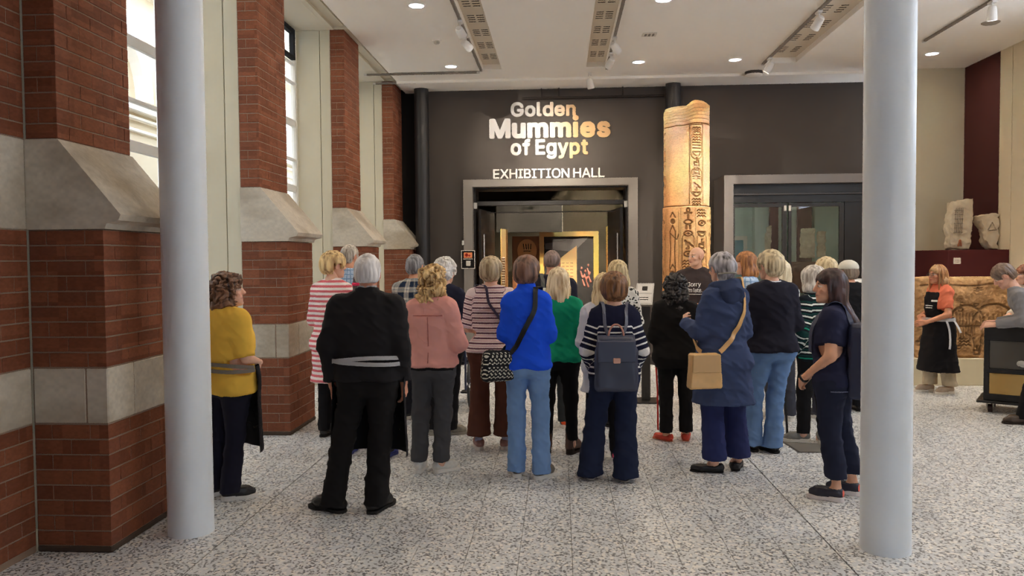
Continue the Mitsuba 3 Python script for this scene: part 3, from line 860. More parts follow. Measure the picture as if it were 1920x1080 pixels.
k = fragment('stone_fragment', 'tall pale painted stone fragment standing on the dark red ledge', [(5.83, 0), (6.1, .0), (6.15, .5), (6.14, .73), (6.0, .72), (5.98, .69), (5.87, .70), (5.82, .35)], 11.95, 12.15, 1.737, 41, 1)
q = []
for i in range(5):
    q.append(tube([(5.87 + i * .025, 11.925, 1.98), (5.89 + i * .025, 11.925, 2.36)], .003, 5))
for i in range(6):
    q.append(tube([(5.86, 11.925, 2.0 + i * .065), (5.99, 11.925, 2.0 + i * .065)], .003, 5))
add(k + '__painted_grid', cat(q), 'matte', C(96, 84, 74))
add(k + '__red_paint', cat(hull((5.93, 11.93, 1.80, .014), (5.95, 11.93, 1.88, .01)), hull((5.97, 11.93, 1.80, .012), (5.96, 11.93, 1.88, .01))), 'matte', C(160, 100, 70))
k = fragment('stone_fragment', 'shorter pale stone fragment broken to a point at the right end of the ledge', [(6.36, 0), (6.462, .0), (6.462, .5), (6.33, .52), (6.2, .49), (6.21, .40), (6.27, .30), (6.29, .12)], 11.85, 12.05, 1.737, 57, 0)
add(k + '__carved_line', cat(tube([(6.30, 11.83, 2.02), (6.36, 11.83, 2.14), (6.42, 11.83, 2.02), (6.30, 11.83, 2.02)], .006, 6)), 'matte', C(110, 96, 84))

# ---------------------------------------------------------------- things inside the exhibition room
GOLD = C(188, 142, 74)
k = thing('framed_display', 'gold framed display with a dark picture inside the exhibition doorway', 'display')
fx0, fx1, fz = -.43, .82, 2.23
add(k + '__frame', cat(cbox(fx0, fx0 + .1, 16.4, 16.5, 0, fz), cbox(fx1 - .11, fx1, 16.4, 16.5, 0, fz), cbox(fx0, fx1, 16.4, 16.5, fz - .11, fz)), 'satin', GOLD)
add(k + '__picture', box(fx0 + .1, fx1 - .11, 16.46, 16.5, 0, fz - .11), 'matte', C(30, 30, 33))
add(k + '__painted_grey_slope', xz_prism([(fx0 + .12, 1.98), (fx1 - .2, 2.11), (.30, 1.8), (fx0 + .12, 1.86)], 16.454, 16.461), 'matte', C(74, 74, 78))
add(k + '__painted_beige_board', xz_prism([(.0, .9), (.36, .9), (.36, 1.93), (.0, 1.66)], 16.448, 16.456), 'matte', C(190, 142, 100))
add(k + '__painted_text', cat([box(.04 + .09 * i, .10 + .09 * i, 16.445, 16.449, 1.55 - .07 * j, 1.57 - .07 * j) for i in range(3) for j in range(5)]), 'matte', C(140, 96, 66))
q = []
for x, z in ((.46, 1.46), (.54, 1.40), (.60, 1.52), (.63, 1.36), (.50, 1.28), (.58, 1.26)):
    q += [hull((x, 16.455, z, .022), (x, 16.455, z - .02, .02), n=8), hull((x - .02, 16.455, z - .08, .016), (x + .02, 16.455, z - .2, .022), n=8)]
add(k + '__painted_figures', cat(q), 'matte', C(170, 110, 100))
k = thing('exhibit_panel', 'brown exhibit panel with a painted mummy face left of the gold frame', 'exhibit panel')
add(k + '__board', cbox(-1.02, -.44, 16.6, 16.66, 0, 2.14), 'matte', C(128, 88, 62))
prt = [(-.70 + .21 * math.cos(a), 1.83 + .25 * math.sin(a)) for a in np.linspace(0, 2 * PI, 28)[:-1]]
add(k + '__headdress', xz_prism(prt, 16.59, 16.601), 'matte', C(196, 144, 96))
add(k + '__headdress_marks', cat([tube([(-.78 + i * .055, 16.588, 1.98), (-.76 + i * .045, 16.588, 1.86)], .010, 6) for i in range(4)] + [tube([(-.78, 16.588, 1.82), (-.70, 16.588, 1.83), (-.62, 16.588, 1.82)], .008, 6)]), 'matte', C(52, 34, 26))
prt = [(-.64 + .125 * math.cos(a), 1.50 + .19 * math.sin(a)) for a in np.linspace(0, 2 * PI, 28)[:-1]]
add(k + '__face', xz_prism(prt, 16.58, 16.592), 'matte', C(214, 160, 116))
prt = [(-.64 + .145 * math.cos(a), 1.58 + .17 * math.sin(a)) for a in np.linspace(0, PI, 16)]
add(k + '__hair', xz_prism(prt + [(-.76, 1.58), (-.70, 1.64), (-.58, 1.64), (-.52, 1.58)], 16.575, 16.583), 'matte', C(66, 40, 26))
add(k + '__features', cat([hull((-.69 + s * .10, 16.578, 1.53, .012), (-.67 + s * .10, 16.578, 1.53, .012), n=8) for s in (0, 1)] + [tube([(-.67, 16.578, 1.38), (-.61, 16.578, 1.38)], .009, 6), tube([(-.64, 16.578, 1.5), (-.63, 16.578, 1.44)], .007, 6)]), 'matte', C(90, 46, 32))
for i, (x, y, h, w, lab) in enumerate(((-1.16, 15.3, 2.25, .1, 'narrow light wood panel edge with dark slats inside the doorway'), (-1.55, 15.2, 2.4, .14, 'tan wood panel inside the doorway behind the left door leaf'),
                                       (.98, 15.8, 2.3, .1, 'gold edged upright panel right of the gold frame'), (1.12, 15.4, 2.5, .1, 'tan upright panel behind the right door leaf'), (1.28, 15.0, 2.35, .1, 'tan upright panel nearest the right door leaf'))):
    k = thing('upright_panel', lab, 'exhibit panel')
    add(k + '__board', cbox(x, x + w, y, y + .5, 0, h, .004), 'satin', C(150, 110, 72))
    add(k + '__gold_edge', cbox(x - .012, x + .012, y - .012, y + .51, 0, h + .01, .003), 'satin', C(196, 150, 84))
    if i == 0:
        for j in range(22):
            add(k + '__slat', cbox(x + .005, x + .075, y - .03, y - .002, .62 + .05 * j, .645 + .05 * j, .002), 'matte', C(208, 184, 150))
k = thing('dark_screen', 'large black hanging panel with a pale top rail inside the exhibition room', 'panel')
add(k + '__panel', cbox(-1.3, .05, 15.9, 15.94, 2.2, 2.78), 'matte', C(8, 8, 9))
add(k + '__top_rail', cbox(-1.3, .06, 15.88, 15.95, 2.785, 2.81), 'satin', C(170, 162, 150))
add(k + '__edge', cbox(.05, .065, 15.89, 15.95, 2.2, 2.80), 'satin', C(150, 142, 126))
for i, (x, y, z, t) in enumerate(((-.6, 14.6, 3.55, (-.7, 16.6, 1.6)), (.5, 14.9, 3.55, (.3, 16.6, 1.8)), (.9, 17.2, 3.6, (.7, 18.6, 2.6)), (1.1, 14.4, 3.5, (1.15, 15.4, 1.9)), (-1.2, 14.4, 3.5, (-1.3, 15.3, 1.9)))):
    o, tt = np.array([x, y, z]), np.array(t)
    d = (tt - o) / np.linalg.norm(tt - o)
    k = thing('exhibition_spotlight', 'small black spotlight inside the exhibition room, aimed at ' + ('the painted face', 'the gold framed display', 'the back wall', 'the panels on the right', 'the tan panel on the left')[i], 'spotlight', 'spotlights inside the exhibition room')
    add(k + '__can', tube([o - d * .12, o - d * .1, o], [.03, .045, .05], 16), 'satin', C(20, 20, 20), 30)
    add(k + '__stem', tube([o - d * .06, (o - d * .06) * [1, 1, 0] + [0, 0, 3.7]], .01, 8), 'satin', C(20, 20, 20))
    scene[k + '_light'] = {'type': 'spot', 'to_world': T().look_at(origin=(o + d * .02).tolist(), target=tt.tolist(), up=[0, 0, 1]), 'intensity': {'type': 'rgb', 'value': [58, 47, 33]}, 'cutoff_angle': 34, 'beam_width': 14}

# ---------------------------------------------------------------- things in the gallery behind the glazed doors
k = thing('display_case', 'teal backed display case with a pale frame behind the left glazed door', 'display case')
add(k + '__back', box(3.05, 3.72, 15.9, 15.95, 1.5, 2.0), 'matte', C(96, 132, 140))
add(k + '__frame', cat(cbox(3.0, 3.75, 15.85, 15.95, 2.0, 2.08), cbox(3.7, 3.77, 15.85, 15.95, .3, 2.08), cbox(3.0, 3.05, 15.85, 15.95, .3, 2.08)), 'satin', C(206, 204, 190))
add(k + '__base', cbox(3.0, 3.75, 15.9, 16.4, 0, 1.5), 'matte', C(120, 136, 134))
add(k + '__exhibit', lathe([(.06, 1.6), (.1, 1.66), (.09, 1.74), (.05, 1.8), (.0, 1.81)], 20, 3.25, 15.85), 'matte', C(70, 100, 110), 40)
for i, (x, w, z, h, col, lab) in enumerate(((4.25, .18, 1.55, .75, C(224, 218, 200), 'pale stone slab leaning behind the left glazed door'), (5.05, .30, 1.62, .62, C(232, 224, 200), 'square pale stone slab behind the right glazed door'),
                                            (5.40, .16, 1.62, .55, C(222, 214, 192), 'narrow pale stone slab behind the right glazed door'))):
    k = fragment('stone_slab', lab, [(x, 0), (x + w, 0), (x + w * (.98 if i else 1.1), h), (x + w * (.05 if i else .6), h * (.98 if i else .96))], 16.6, 16.68, z, 70 + i, 0)
k = struct('shelf', cbox(4.1, 5.75, 16.45, 16.95, .9, 1.55), 'matte', C(84, 62, 52), label='brown ledge carrying pale stone slabs in the gallery')
struct('gallery_panel', cat(box(4.6, 4.78, 17.3, 17.4, 1.5, 3.0), box(5.2, 5.5, 17.3, 17.4, 1.5, 3.4)), 'matte', C(70, 44, 42), label='dark red vertical panels on the gallery wall')
struct('gallery_column', cat(box(3.95, 4.15, 16.0, 16.2, 0, 3.4), box(5.75, 5.95, 16.0, 16.2, 0, 3.4)), 'matte', C(186, 196, 186), label='pale green square columns in the gallery')

# information stand near the doorway, one more in front of the glazed doors
for x, y, z, lab in ((.90, 8.9, 1.22, 'information stand with a white page beside the doorway, behind the striped women'), (3.36, 9.2, 1.25, 'information stand with a white card in front of the glazed doors')):
    k = thing('information_stand', lab, 'stand')
    add(k + '__post', cbox(x + .03, x + .13, y, y + .05, .02, z - .12, .006), 'satin', C(48, 46, 46))
    add(k + '__foot', cbox(x - .07, x + .23, y - .12, y + .2, 0, .02, .005), 'satin', C(40, 38, 38))
    add(k + '__board', move(cbox(-.10, .10, -.012, .0, -.15, .15, .003), (x + .06, y - .03, z + .02), rx=-38, rz=-14), 'satin', C(210, 206, 200))
    add(k + '__page', move(cat(cbox(-.085, .085, -.016, -.0125, -.13, -.01, .001), cbox(-.085, .085, -.016, -.0125, .01, .13, .001)), (x + .06, y - .03, z + .02), rx=-38, rz=-14), 'matte', C(236, 232, 226))
    add(k + '__print', move(cat(box(-.03, .03, -.0175, -.0155, .04, .1), box(-.05, .05, -.0175, -.0155, -.06, -.05), box(-.05, .05, -.0175, -.0155, -.09, -.08)), (x + .06, y - .03, z + .02), rx=-38, rz=-14), 'matte', C(60, 56, 54))
k = thing('floor_hatch', 'dark grey metal hatch set in the floor beside the walking stick', 'floor hatch')
add(k + '__plate', prism([(2.02, 6.62), (2.42, 6.62), (2.42, 6.86), (1.99, 6.98)], .004, .0005), 'satin', C(110, 106, 100))
add(k + '__rim', prism([(2.00, 6.60), (2.44, 6.60), (2.44, 6.885), (1.965, 7.005)], .002, .0003), 'satin', C(70, 68, 66))

for key in list(scene):
    if key.split('__')[-1].rstrip('_0123456789') in ('painted_text', 'print', 'text', 'text_block', 'picture_detail', 'features', 'headdress_marks', 'painted_grid', 'painted_figures', 'slot'):
        say(key, kind='stuff')
# ---------------------------------------------------------------- people: distance fields turned into meshes
def smin(a, b, k):
    h = np.clip(.5 + .5 * (b - a) / k, 0, 1)
    return b + (a - b) * h - k * h * (1 - h)


class Field:
    """A signed distance on a regular grid, filled primitive by primitive near each primitive only."""

    def __init__(self, lo, hi, h):
        self.lo, self.h = np.array(lo, float), h
        self.n = np.ceil((np.array(hi, float) - self.lo) / h).astype(int) + 1
        self.D = np.full(self.n, 1.0, np.float32)

    def axes(self, s):
        return np.ix_(*[(self.lo[i] + self.h * np.arange(s[i].start, s[i].stop)).astype(np.float32) for i in range(3)])

    def put(self, fn, lo, hi, k=.01, op='add'):
        a = np.clip(np.floor((np.array(lo, float) - self.lo) / self.h).astype(int), 0, self.n)
        b = np.clip(np.ceil((np.array(hi, float) - self.lo) / self.h).astype(int) + 1, 0, self.n)
        if (b <= a).any():
            return self
        s = tuple(slice(int(x), int(y)) for x, y in zip(a, b))
        d = np.asarray(fn(*self.axes(s)), np.float32)
        if op == 'add':
            self.D[s] = smin(self.D[s], d, k)
        else:
            self.D[s] = -smin(-self.D[s], d, k)
        return self

    def cone(self, a, b, ra, rb, k=.02, sq=1.0):
        a, b = np.array(a, np.float32), np.array(b, np.float32)
        ab = b - a
        L2 = max(float(ab @ ab), 1e-9)

        def fn(x, y, z):
            x, y, z = x - a[0], y - a[1], z - a[2]
            t = np.clip((x * ab[0] + y * ab[1] + z * ab[2]) / L2, 0, 1)
            return np.sqrt((x - t * ab[0]) ** 2 + ((y - t * ab[1]) / sq) ** 2 + (z - t * ab[2]) ** 2) - (ra + t * (rb - ra))
        m = max(ra, rb) + k + 2.5 * self.h
        return self.put(fn, np.minimum(a, b) - m, np.maximum(a, b) + m, k)

    def ell(self, c, r, k=.02, op='add', rx=0.0):
        c, r = np.array(c, np.float32), np.array(r, np.float32)
        cs, sn = math.cos(rx), math.sin(rx)

        def fn(x, y, z):
            x, y, z = x - c[0], y - c[1], z - c[2]
            y, z = y * cs + z * sn, z * cs - y * sn
            k0 = np.sqrt((x / r[0]) ** 2 + (y / r[1]) ** 2 + (z / r[2]) ** 2)
            k1 = np.sqrt((x / r[0] ** 2) ** 2 + (y / r[1] ** 2) ** 2 + (z / r[2] ** 2) ** 2)
            return k0 * (k0 - 1) / np.maximum(k1, 1e-6)
        m = (r.max() if rx else r) + k + 2.5 * self.h
        return self.put(fn, c - m, c + m, k, op)

    def loft(self, lv, k=.03, pw=2.4, z0=None, z1=None):
        """lv: rows of z, half width, half depth, centre y, centre x."""
        lv = np.array(lv, float)
        f = PchipInterpolator(lv[:, 0], lv[:, 1:], axis=0)
        za, zb = lv[0, 0] if z0 is None else z0, lv[-1, 0] if z1 is None else z1

        def fn(x, y, z):
            q = f(np.clip(z.ravel(), lv[0, 0], lv[-1, 0])).astype(np.float32)
            a, b, yc, xc = (q[:, i].reshape(z.shape) for i in range(4))
            rho = ((np.abs(x - xc) / a) ** pw + (np.abs(y - yc) / b) ** pw) ** (1 / pw)
            return np.maximum((rho - 1) * np.minimum(a, b), np.maximum(za - z, z - zb))
        m = 2.5 * self.h + k
        return self.put(fn, [(lv[:, 4] - lv[:, 1]).min() - m, (lv[:, 3] - lv[:, 2]).min() - m, za - m], [(lv[:, 4] + lv[:, 1]).max() + m, (lv[:, 3] + lv[:, 2]).max() + m, zb + m], k)

    def cut(self, fn):
        """Keep where fn < 0."""
        x, y, z = self.axes(tuple(slice(0, int(k)) for k in self.n))
        self.D = np.maximum(self.D, fn(x, y, z).astype(np.float32))
        return self

    def mesh(self):
        D = self.D
        D[[0, -1]] = np.maximum(D[[0, -1]], 1e-3)
        D[:, [0, -1]] = np.maximum(D[:, [0, -1]], 1e-3)
        D[:, :, [0, -1]] = np.maximum(D[:, :, [0, -1]], 1e-3)
        n = np.array(D.shape) - 1
        ins = D < 0
        cnt = np.zeros(n, np.int8)
        for o in np.ndindex(2, 2, 2):
            cnt += ins[o[0]:o[0] + n[0], o[1]:o[1] + n[1], o[2]:o[2] + n[2]]
        cell = (cnt > 0) & (cnt < 8)
        idx = np.argwhere(cell)
        ids = np.full(n, -1, np.int64)
        ids[cell] = np.arange(len(idx))
        P, Wt = np.zeros((len(idx), 3)), np.zeros(len(idx))
        corner = {o: D[idx[:, 0] + o[0], idx[:, 1] + o[1], idx[:, 2] + o[2]] for o in np.ndindex(2, 2, 2)}
        for ax in range(3):
            for o in np.ndindex(2, 2, 2):
                if o[ax]:
                    continue
                o2 = tuple(1 if i == ax else o[i] for i in range(3))
                a, b = corner[o], corner[o2]
                m = (a < 0) != (b < 0)
                t = np.where(m, a / np.where(m, a - b, 1), 0)
                p = np.tile(np.array(o, float), (len(idx), 1))
                p[:, ax] += t
                P += p * m[:, None]
                Wt += m
        v = self.lo + self.h * (idx + P / Wt[:, None])
        F = []
        for ax in range(3):
            b, c = (ax + 1) % 3, (ax + 2) % 3
            sl0 = [slice(None)] * 3
            sl1 = [slice(None)] * 3
            sl0[ax], sl1[ax] = slice(0, -1), slice(1, None)
            s0, s1 = ins[tuple(sl0)], ins[tuple(sl1)]
            e = np.argwhere(s0 != s1)
            e = e[(e[:, b] > 0) & (e[:, c] > 0) & (e[:, b] < n[b]) & (e[:, c] < n[c])]
            up = s0[tuple(e.T)]
            g = []
            for ob, oc in ((1, 1), (0, 1), (0, 0), (1, 0)):
                q = e.copy()
                q[:, b] -= ob
                q[:, c] -= oc
                g.append(ids[tuple(q.T)])
            g = np.stack(g, 1)
            g = np.where(up[:, None], g, g[:, ::-1])
            F += [g[:, [0, 1, 2]], g[:, [0, 2, 3]]]
        return tm(v, np.vstack(F))


def union(ms):
    try:
        qs = [Manifold(Mesh(np.asarray(m.vertices, np.float32), np.asarray(m.faces, np.uint32))) for m in ms]
        if all(q.status().name == 'NoError' and q.num_tri() for q in qs):
            return mesh_of(Manifold.batch_boolean(qs, OpType.Add))
    except Exception:
        pass
    return cat(ms)


def vnormals(m):
    v, f = np.asarray(m.vertices), np.asarray(m.faces)
    n = np.zeros_like(v)
    fn = np.cross(v[f[:, 1]] - v[f[:, 0]], v[f[:, 2]] - v[f[:, 0]])
    for k in range(3):
        np.add.at(n, f[:, k], fn)
    return n / (np.linalg.norm(n, axis=1, keepdims=True) + 1e-12)


# heads in their own frame: origin between the eyes' level and the ears, +y forward, +z up, metres
def head_mesh(man):
    F = Field((-.12, -.14, -.16), (.12, .16, .15), .0052)
    F.ell((0, -.012, .032), (.074, .093, .084), .01)
    F.ell((0, .026, -.04), (.058, .062, .07), .03)
    F.ell((0, .045, -.075), (.045 if man else .041, .042, .036), .02)
    F.ell((0, .074, -.096), (.022, .016, .015), .015)
    F.cone((0, .083, .018), (0, .104, -.022), .0085, .0125, .010)
    F.cone((-.010, .094, -.027), (.010, .094, -.027), .009, .009, .006)
    F.cone((-.034, .074, .026), (.034, .074, .026), .011, .011, .012)
    for s in (-1, 1):
        F.ell((s * .042, .062, -.022), (.022, .02, .02), .015)
        F.ell((s * .031, .094, .006), (.018, .016, .011), .010, 'sub')
        F.ell((s * .031, .078, .005), (.013, .012, .011), .003)
        F.ell((s * .077, -.004, -.006), (.009, .020, .033), .006, rx=-.25)
        F.ell((s * .086, .004, -.006), (.006, .011, .020), .004, 'sub')
    F.cone((-.018, .084, -.053), (.018, .084, -.053), .0065, .0065, .006)
    F.cone((-.015, .084, -.064), (.015, .084, -.064), .0075, .0075, .006)
    return F.mesh()


HEADS = {True: head_mesh(True), False: head_mesh(False)}


def head_colors(v, skin, brow, eye=C(52, 40, 32), age=0.0):
    c = np.tile(skin, (len(v), 1))
    ax, y, z = np.abs(v[:, 0]), v[:, 1], v[:, 2]
    g = lambda cx, cy, cz, sx, sz: np.exp(-(((ax - cx) / sx) ** 2 + ((z - cz) / sz) ** 2)) * (y > cy)  # noqa: E731

    def blend(w, col):
        nonlocal c
        c = c * (1 - w[:, None]) + col * w[:, None]
    blend(.35 * g(.04, .03, -.03, .022, .02), C(206, 120, 104))
    blend(.75 * g(0, .06, -.058, .026, .010), C(176, 86, 84))
    blend(.85 * np.clip(1.6 * g(.032, .05, .027, .017, .0055), 0, 1), brow)
    blend(np.clip(1.5 * g(.031, .06, .006, .014, .006), 0, 1), C(224, 216, 208))
    blend(np.clip(1.7 * g(.031, .06, .006, .0062, .0064), 0, 1), eye)
    blend(.3 * g(.078, -.1, -.006, .012, .03), C(200, 110, 92))
    blend(.7 * np.clip(1.4 * g(0.0, .06, -.0585, .022, .0025), 0, 1), C(96, 44, 44))
    return c


# right hand: wrist at the origin, fingers along +y, back of the hand +z, thumb towards -x
def hand_mesh(curl):
    F = Field((-.085, -.035, -.10), (.06, .20, .045), .0044)
    F.cone((0, -.03, 0), (0, .0, 0), .024, .024, .01)
    for i, (x, l, sp) in enumerate(((-.032, .070, -.08), (-.011, .079, -.02), (.010, .074, .04), (.029, .058, .12))):
        F.cone((x * .55, .0, 0), (x, .078, .002), .0145, .0125, .012)
        p, a = np.array([x, .08, .001]), math.radians(10 + 22 * curl)
        for j, fr in enumerate((.45, .32, .23)):
            d = np.array([math.sin(sp) * math.cos(a), math.cos(a) * math.cos(sp), -math.sin(a)])
            q = p + d * l * fr
            F.cone(p, q, .0092 - .0009 * j, .0083 - .0009 * j, .0025)
            p, a = q, a + math.radians(16 + 52 * curl)
    F.cone((-.020, .012, -.004), (-.046, .048, -.014), .0135, .0115, .008)
    F.cone((-.046, .048, -.014), (-.052, .080, -.026), .0105, .009, .003)
    F.cone((-.052, .080, -.026), (-.046, .102, -.036), .009, .0078, .002)
    return F.mesh()


HANDS = {c: hand_mesh(c) for c in (.25, .9)}


def rot3(yaw, pitch=0.0, roll=0.0):
    """yaw to the left, pitch upwards, roll; in degrees."""
    a, b, c = (math.radians(x) for x in (yaw, pitch, roll))
    Rz = np.array([[math.cos(a), -math.sin(a), 0], [math.sin(a), math.cos(a), 0], [0, 0, 1]])
    Rx = np.array([[1, 0, 0], [0, math.cos(b), -math.sin(b)], [0, math.sin(b), math.cos(b)]])
    Ry = np.array([[math.cos(c), 0, math.sin(c)], [0, 1, 0], [-math.sin(c), 0, math.cos(c)]])
    return Rz @ Rx @ Ry


# torso, from the crotch to the neck, for a height of 1.65 m: z, half width, half depth, centre y
FEM = [(.77, .150, .105, -.01), (.82, .176, .122, -.012), (.90, .172, .118, -.006), (1.02, .145, .105, .002), (1.14, .150, .112, .006), (1.22, .150, .114, .0),
       (1.30, .136, .098, -.014), (1.36, .098, .072, -.024), (1.40, .072, .056, -.024), (1.43, .056, .05, -.02)]
MAN = [(.77, .150, .105, -.008), (.82, .168, .116, -.008), (.90, .164, .114, -.004), (1.02, .160, .112, .004), (1.14, .172, .116, .004), (1.22, .182, .117, -.002),
       (1.30, .160, .102, -.014), (1.36, .112, .076, -.022), (1.40, .082, .060, -.022), (1.43, .062, .055, -.02)]
POSES = {  # elbow and wrist of the right arm, hand direction, palm normal (towards the palm); for a height of 1.65 m
    'down': ((.205, -.045, 1.06), (.212, .035, .825), (.0, .25, -1), (-1, .2, 0)),
    'front': ((.203, -.02, 1.055), (.06, .225, .985), (-.9, .35, -.1), (0, -1, -.3)),
    'low': ((.205, -.03, 1.05), (.11, .18, .86), (-.75, .4, -.5), (-.3, -1, 0)),
    'crossed': ((.198, -.01, 1.075), (-.03, .22, 1.11), (-1, .05, .1), (0, -1, 0)),
    'chin': ((.225, .10, 1.07), (.06, .20, 1.27), (-.3, -.1, 1), (-.3, -1, 0)),
    'pocket': ((.27, -.09, 1.06), (.205, .03, .86), (-.15, .5, -1), (-1, 0, 0)),
    'cane': ((.21, -.05, 1.06), (.235, .10, .86), (.15, .75, -.5), (-.3, -.2, -1)),
    'reach': ((.21, .10, 1.08), (.18, .36, 1.03), (-.2, 1, -.1), (-.6, -.2, -1)),
}


class Person:
    def __init__(self, label, feet, H, face, head=(0, 0, 0), man=False, w=1.0, d=1.0, belly=0.0, arms=('down', 'down'), skin=(214, 160, 130), brow=(120, 96, 76), toes=(8, 8), lean=0.0,
                 sock=None, bare=0.0, stance=None, shoulder=1.0, lift=0.0, curl=(.25, .25), bend=0.0):
        """feet: (left ankle x, y), (right ankle x, y) on the floor; face: heading in degrees, 0 = away from the camera, + = to the left."""
        self.key = numbered('person')
        say(self.key, label, 'person')
        self.S = S = H / 1.65
        self.man, self.w, self.d, self.outer = man, w, d, []
        fl, fr = np.array(feet[0], float), np.array(feet[1], float)
        a = math.radians(face)
        self.R = np.array([[math.cos(a), -math.sin(a), 0], [math.sin(a), math.cos(a), 0], [0, 0, 1]])
        self.o = np.r_[(fl + fr) / 2 if stance is None else np.array(stance, float), 0.0]
        loc = lambda p: ((np.r_[p, 0] - self.o) @ self.R)[:2]  # noqa: E731
        lv = []
        for z, aa, bb, yc in (MAN if man else FEM):
            q = np.exp(-((z - 1.03) / .13) ** 2)
            lw = w if z < 1.33 else 1 + (w - 1) * .5
            lv.append([z * S, aa * lw * S, (bb * d + belly * q) * S, (yc + belly * .6 * q) * S + self.off(z * S, lean, bend), 0.0])
        self.lean, self.bend = lean, bend
        self.lv = np.array(lv)
        sx = (.160 if man else .134) * S * (1 + (w - 1) * .7) * shoulder
        self.joints = {}
        for s, n in ((-1, 'l'), (1, 'r')):
            sh = np.array([s * sx, -.022 * S + self.off(1.33 * S, lean, bend), 1.325 * S])
            el, wr, hd, pn = (np.array(q, float) for q in (POSES[arms[0 if s < 0 else 1]] if isinstance(arms[0 if s < 0 else 1], str) else arms[0 if s < 0 else 1]))
            el, wr = el * S, wr * S
            ex = sx / ((.160 if man else .138) * S)
            el[0] *= 1 + (ex - 1) * .9
            wr[0] *= 1 + (ex - 1) * .6
            el[1] += self.off(el[2], lean, bend)
            wr[1] += self.off(wr[2], lean, bend)
            for q in (el, wr, hd, pn):
                q[0] *= s
            foot = loc(fl if s < 0 else fr)
            hip = np.array([s * .085 * S * (1 + (w - 1) * .6), -.005 + self.off(.86 * S, lean, bend), .86 * S])
            ank = np.array([foot[0], foot[1] - .03, .085 * S])
            knee = hip * .5 + ank * .5 + np.array([s * .004, .022, .015])
            self.joints[n] = dict(sh=sh, el=el, wr=wr, hd=hd / np.linalg.norm(hd), pn=pn / np.linalg.norm(pn), hip=hip, knee=knee, ank=ank, toe=toes[0 if s < 0 else 1] * (-s), foot=foot)
        self.neck = np.array([0, -.022 * S + self.off(1.41 * S, lean, bend), 1.41 * S])
        self.HR = rot3(*head)
        hs = S ** .35
        self.hs = hs
        self.hc = np.array([0, .022 * S + self.off(1.52 * S, lean, bend), H - .118 * hs + lift])
        # body
        sk = C(*skin)
        F = Field((-.5, -.45, 0), (.5, .6, H * .93), .017)
        q = self.lv.copy()
        q[:, 1:3] *= .86
        F.loft(q, .03, z0=.83 * S)
        for n, j in self.joints.items():
            F.cone(j['hip'], j['knee'], .060 * S * w, .033 * S, .010)
            F.cone(j['knee'], j['knee'] * .6 + j['ank'] * .4 + [0, -.02, 0], .034 * S, .037 * S, .010)
            F.cone(j['knee'] * .6 + j['ank'] * .4 + [0, -.02, 0], j['ank'], .037 * S, .030, .010)
            F.cone(j['ank'], j['ank'] + np.array([0, .06, -.04]), .033, .03, .02)
            F.cone(j['sh'], j['el'], .050 * S * (.5 + .5 * w), .040 * S, .03)
            F.cone(j['el'], j['wr'], .040 * S, .027 * S, .02)
        F.cone(self.neck - [0, 0, .03], self.hc + self.HR @ np.array([0, -.02, -.055]) * hs, .056 * S if man else .050 * S, .052 if man else .046, .03)
        parts = [F.mesh(), tm(np.asarray(HEADS[man].vertices) * hs @ self.HR.T + self.hc, HEADS[man].faces)]
        for i, (s, n) in enumerate(((-1, 'l'), (1, 'r'))):
            j = self.joints[n]
            yv, zv = j['hd'], -j['pn']
            zv = zv - yv * (zv @ yv)
            zv /= np.linalg.norm(zv)
            xv = np.cross(yv, zv)
            h = HANDS[curl[i]]
            v = np.asarray(h.vertices) * (1.0 if man else .93) * S ** .5
            f = h.faces
            if s < 0:
                v, f = v * [-1, 1, 1], np.asarray(f)[:, ::-1]
            parts.append(tm(v @ np.stack([xv, yv, zv]) + j['wr'], f))
        m = union(parts)
        v = np.asarray(m.vertices)
        c = np.tile(sk, (len(v), 1)) * (.94 + .12 * meshkit.noise(v * 30)[:, None])
        hl = (v - self.hc) @ self.HR / hs
        near = (np.abs(hl) < [.11, .13, .135]).all(1)
        c[near] = head_colors(hl[near], sk, C(*brow))
        if sock is not None:
            c[v[:, 2] < .16 * S + bare] = C(*sock)
        self.sk = sk
        self.add('body', m, 'skin', c, True)

    def off(self, z, lean, bend):
        """How far the body leans forward at height z."""
        t = max(0.0, z - .9 * self.S)
        return lean * t + bend * t * t

    def world(self, m):
        return tm(np.asarray(m.vertices) @ self.R.T + self.o, m.faces)

    def pt(self, p):
        return self.R @ np.array(p, float) + self.o

    def add(self, name, m, mat, col, smooth=True, uv=None, parent=None):
        return add((parent or self.key) + '__' + name, self.world(m), mat, col, smooth, uv)

    # ---- clothes
    def surface(self, ang, z, o=.02):
        """A point on the torso at an angle from straight ahead (degrees, + to the body's left), and the outward normal."""
        f = PchipInterpolator(self.lv[:, 0], self.lv[:, 1:], axis=0)(np.clip(z, self.lv[0, 0], self.lv[-1, 0]))
        a = math.radians(ang)
        d = np.array([-math.sin(a), math.cos(a)])
        r = 1 / ((abs(d[0]) / (f[0] + o)) ** 2.4 + (abs(d[1]) / (f[1] + o)) ** 2.4) ** (1 / 2.4)
        n = np.array([d[0] / (f[0] + o), d[1] / (f[1] + o)])
        return np.array([d[0] * r, f[2] + d[1] * r, z]), np.r_[n / np.linalg.norm(n), 0.0]

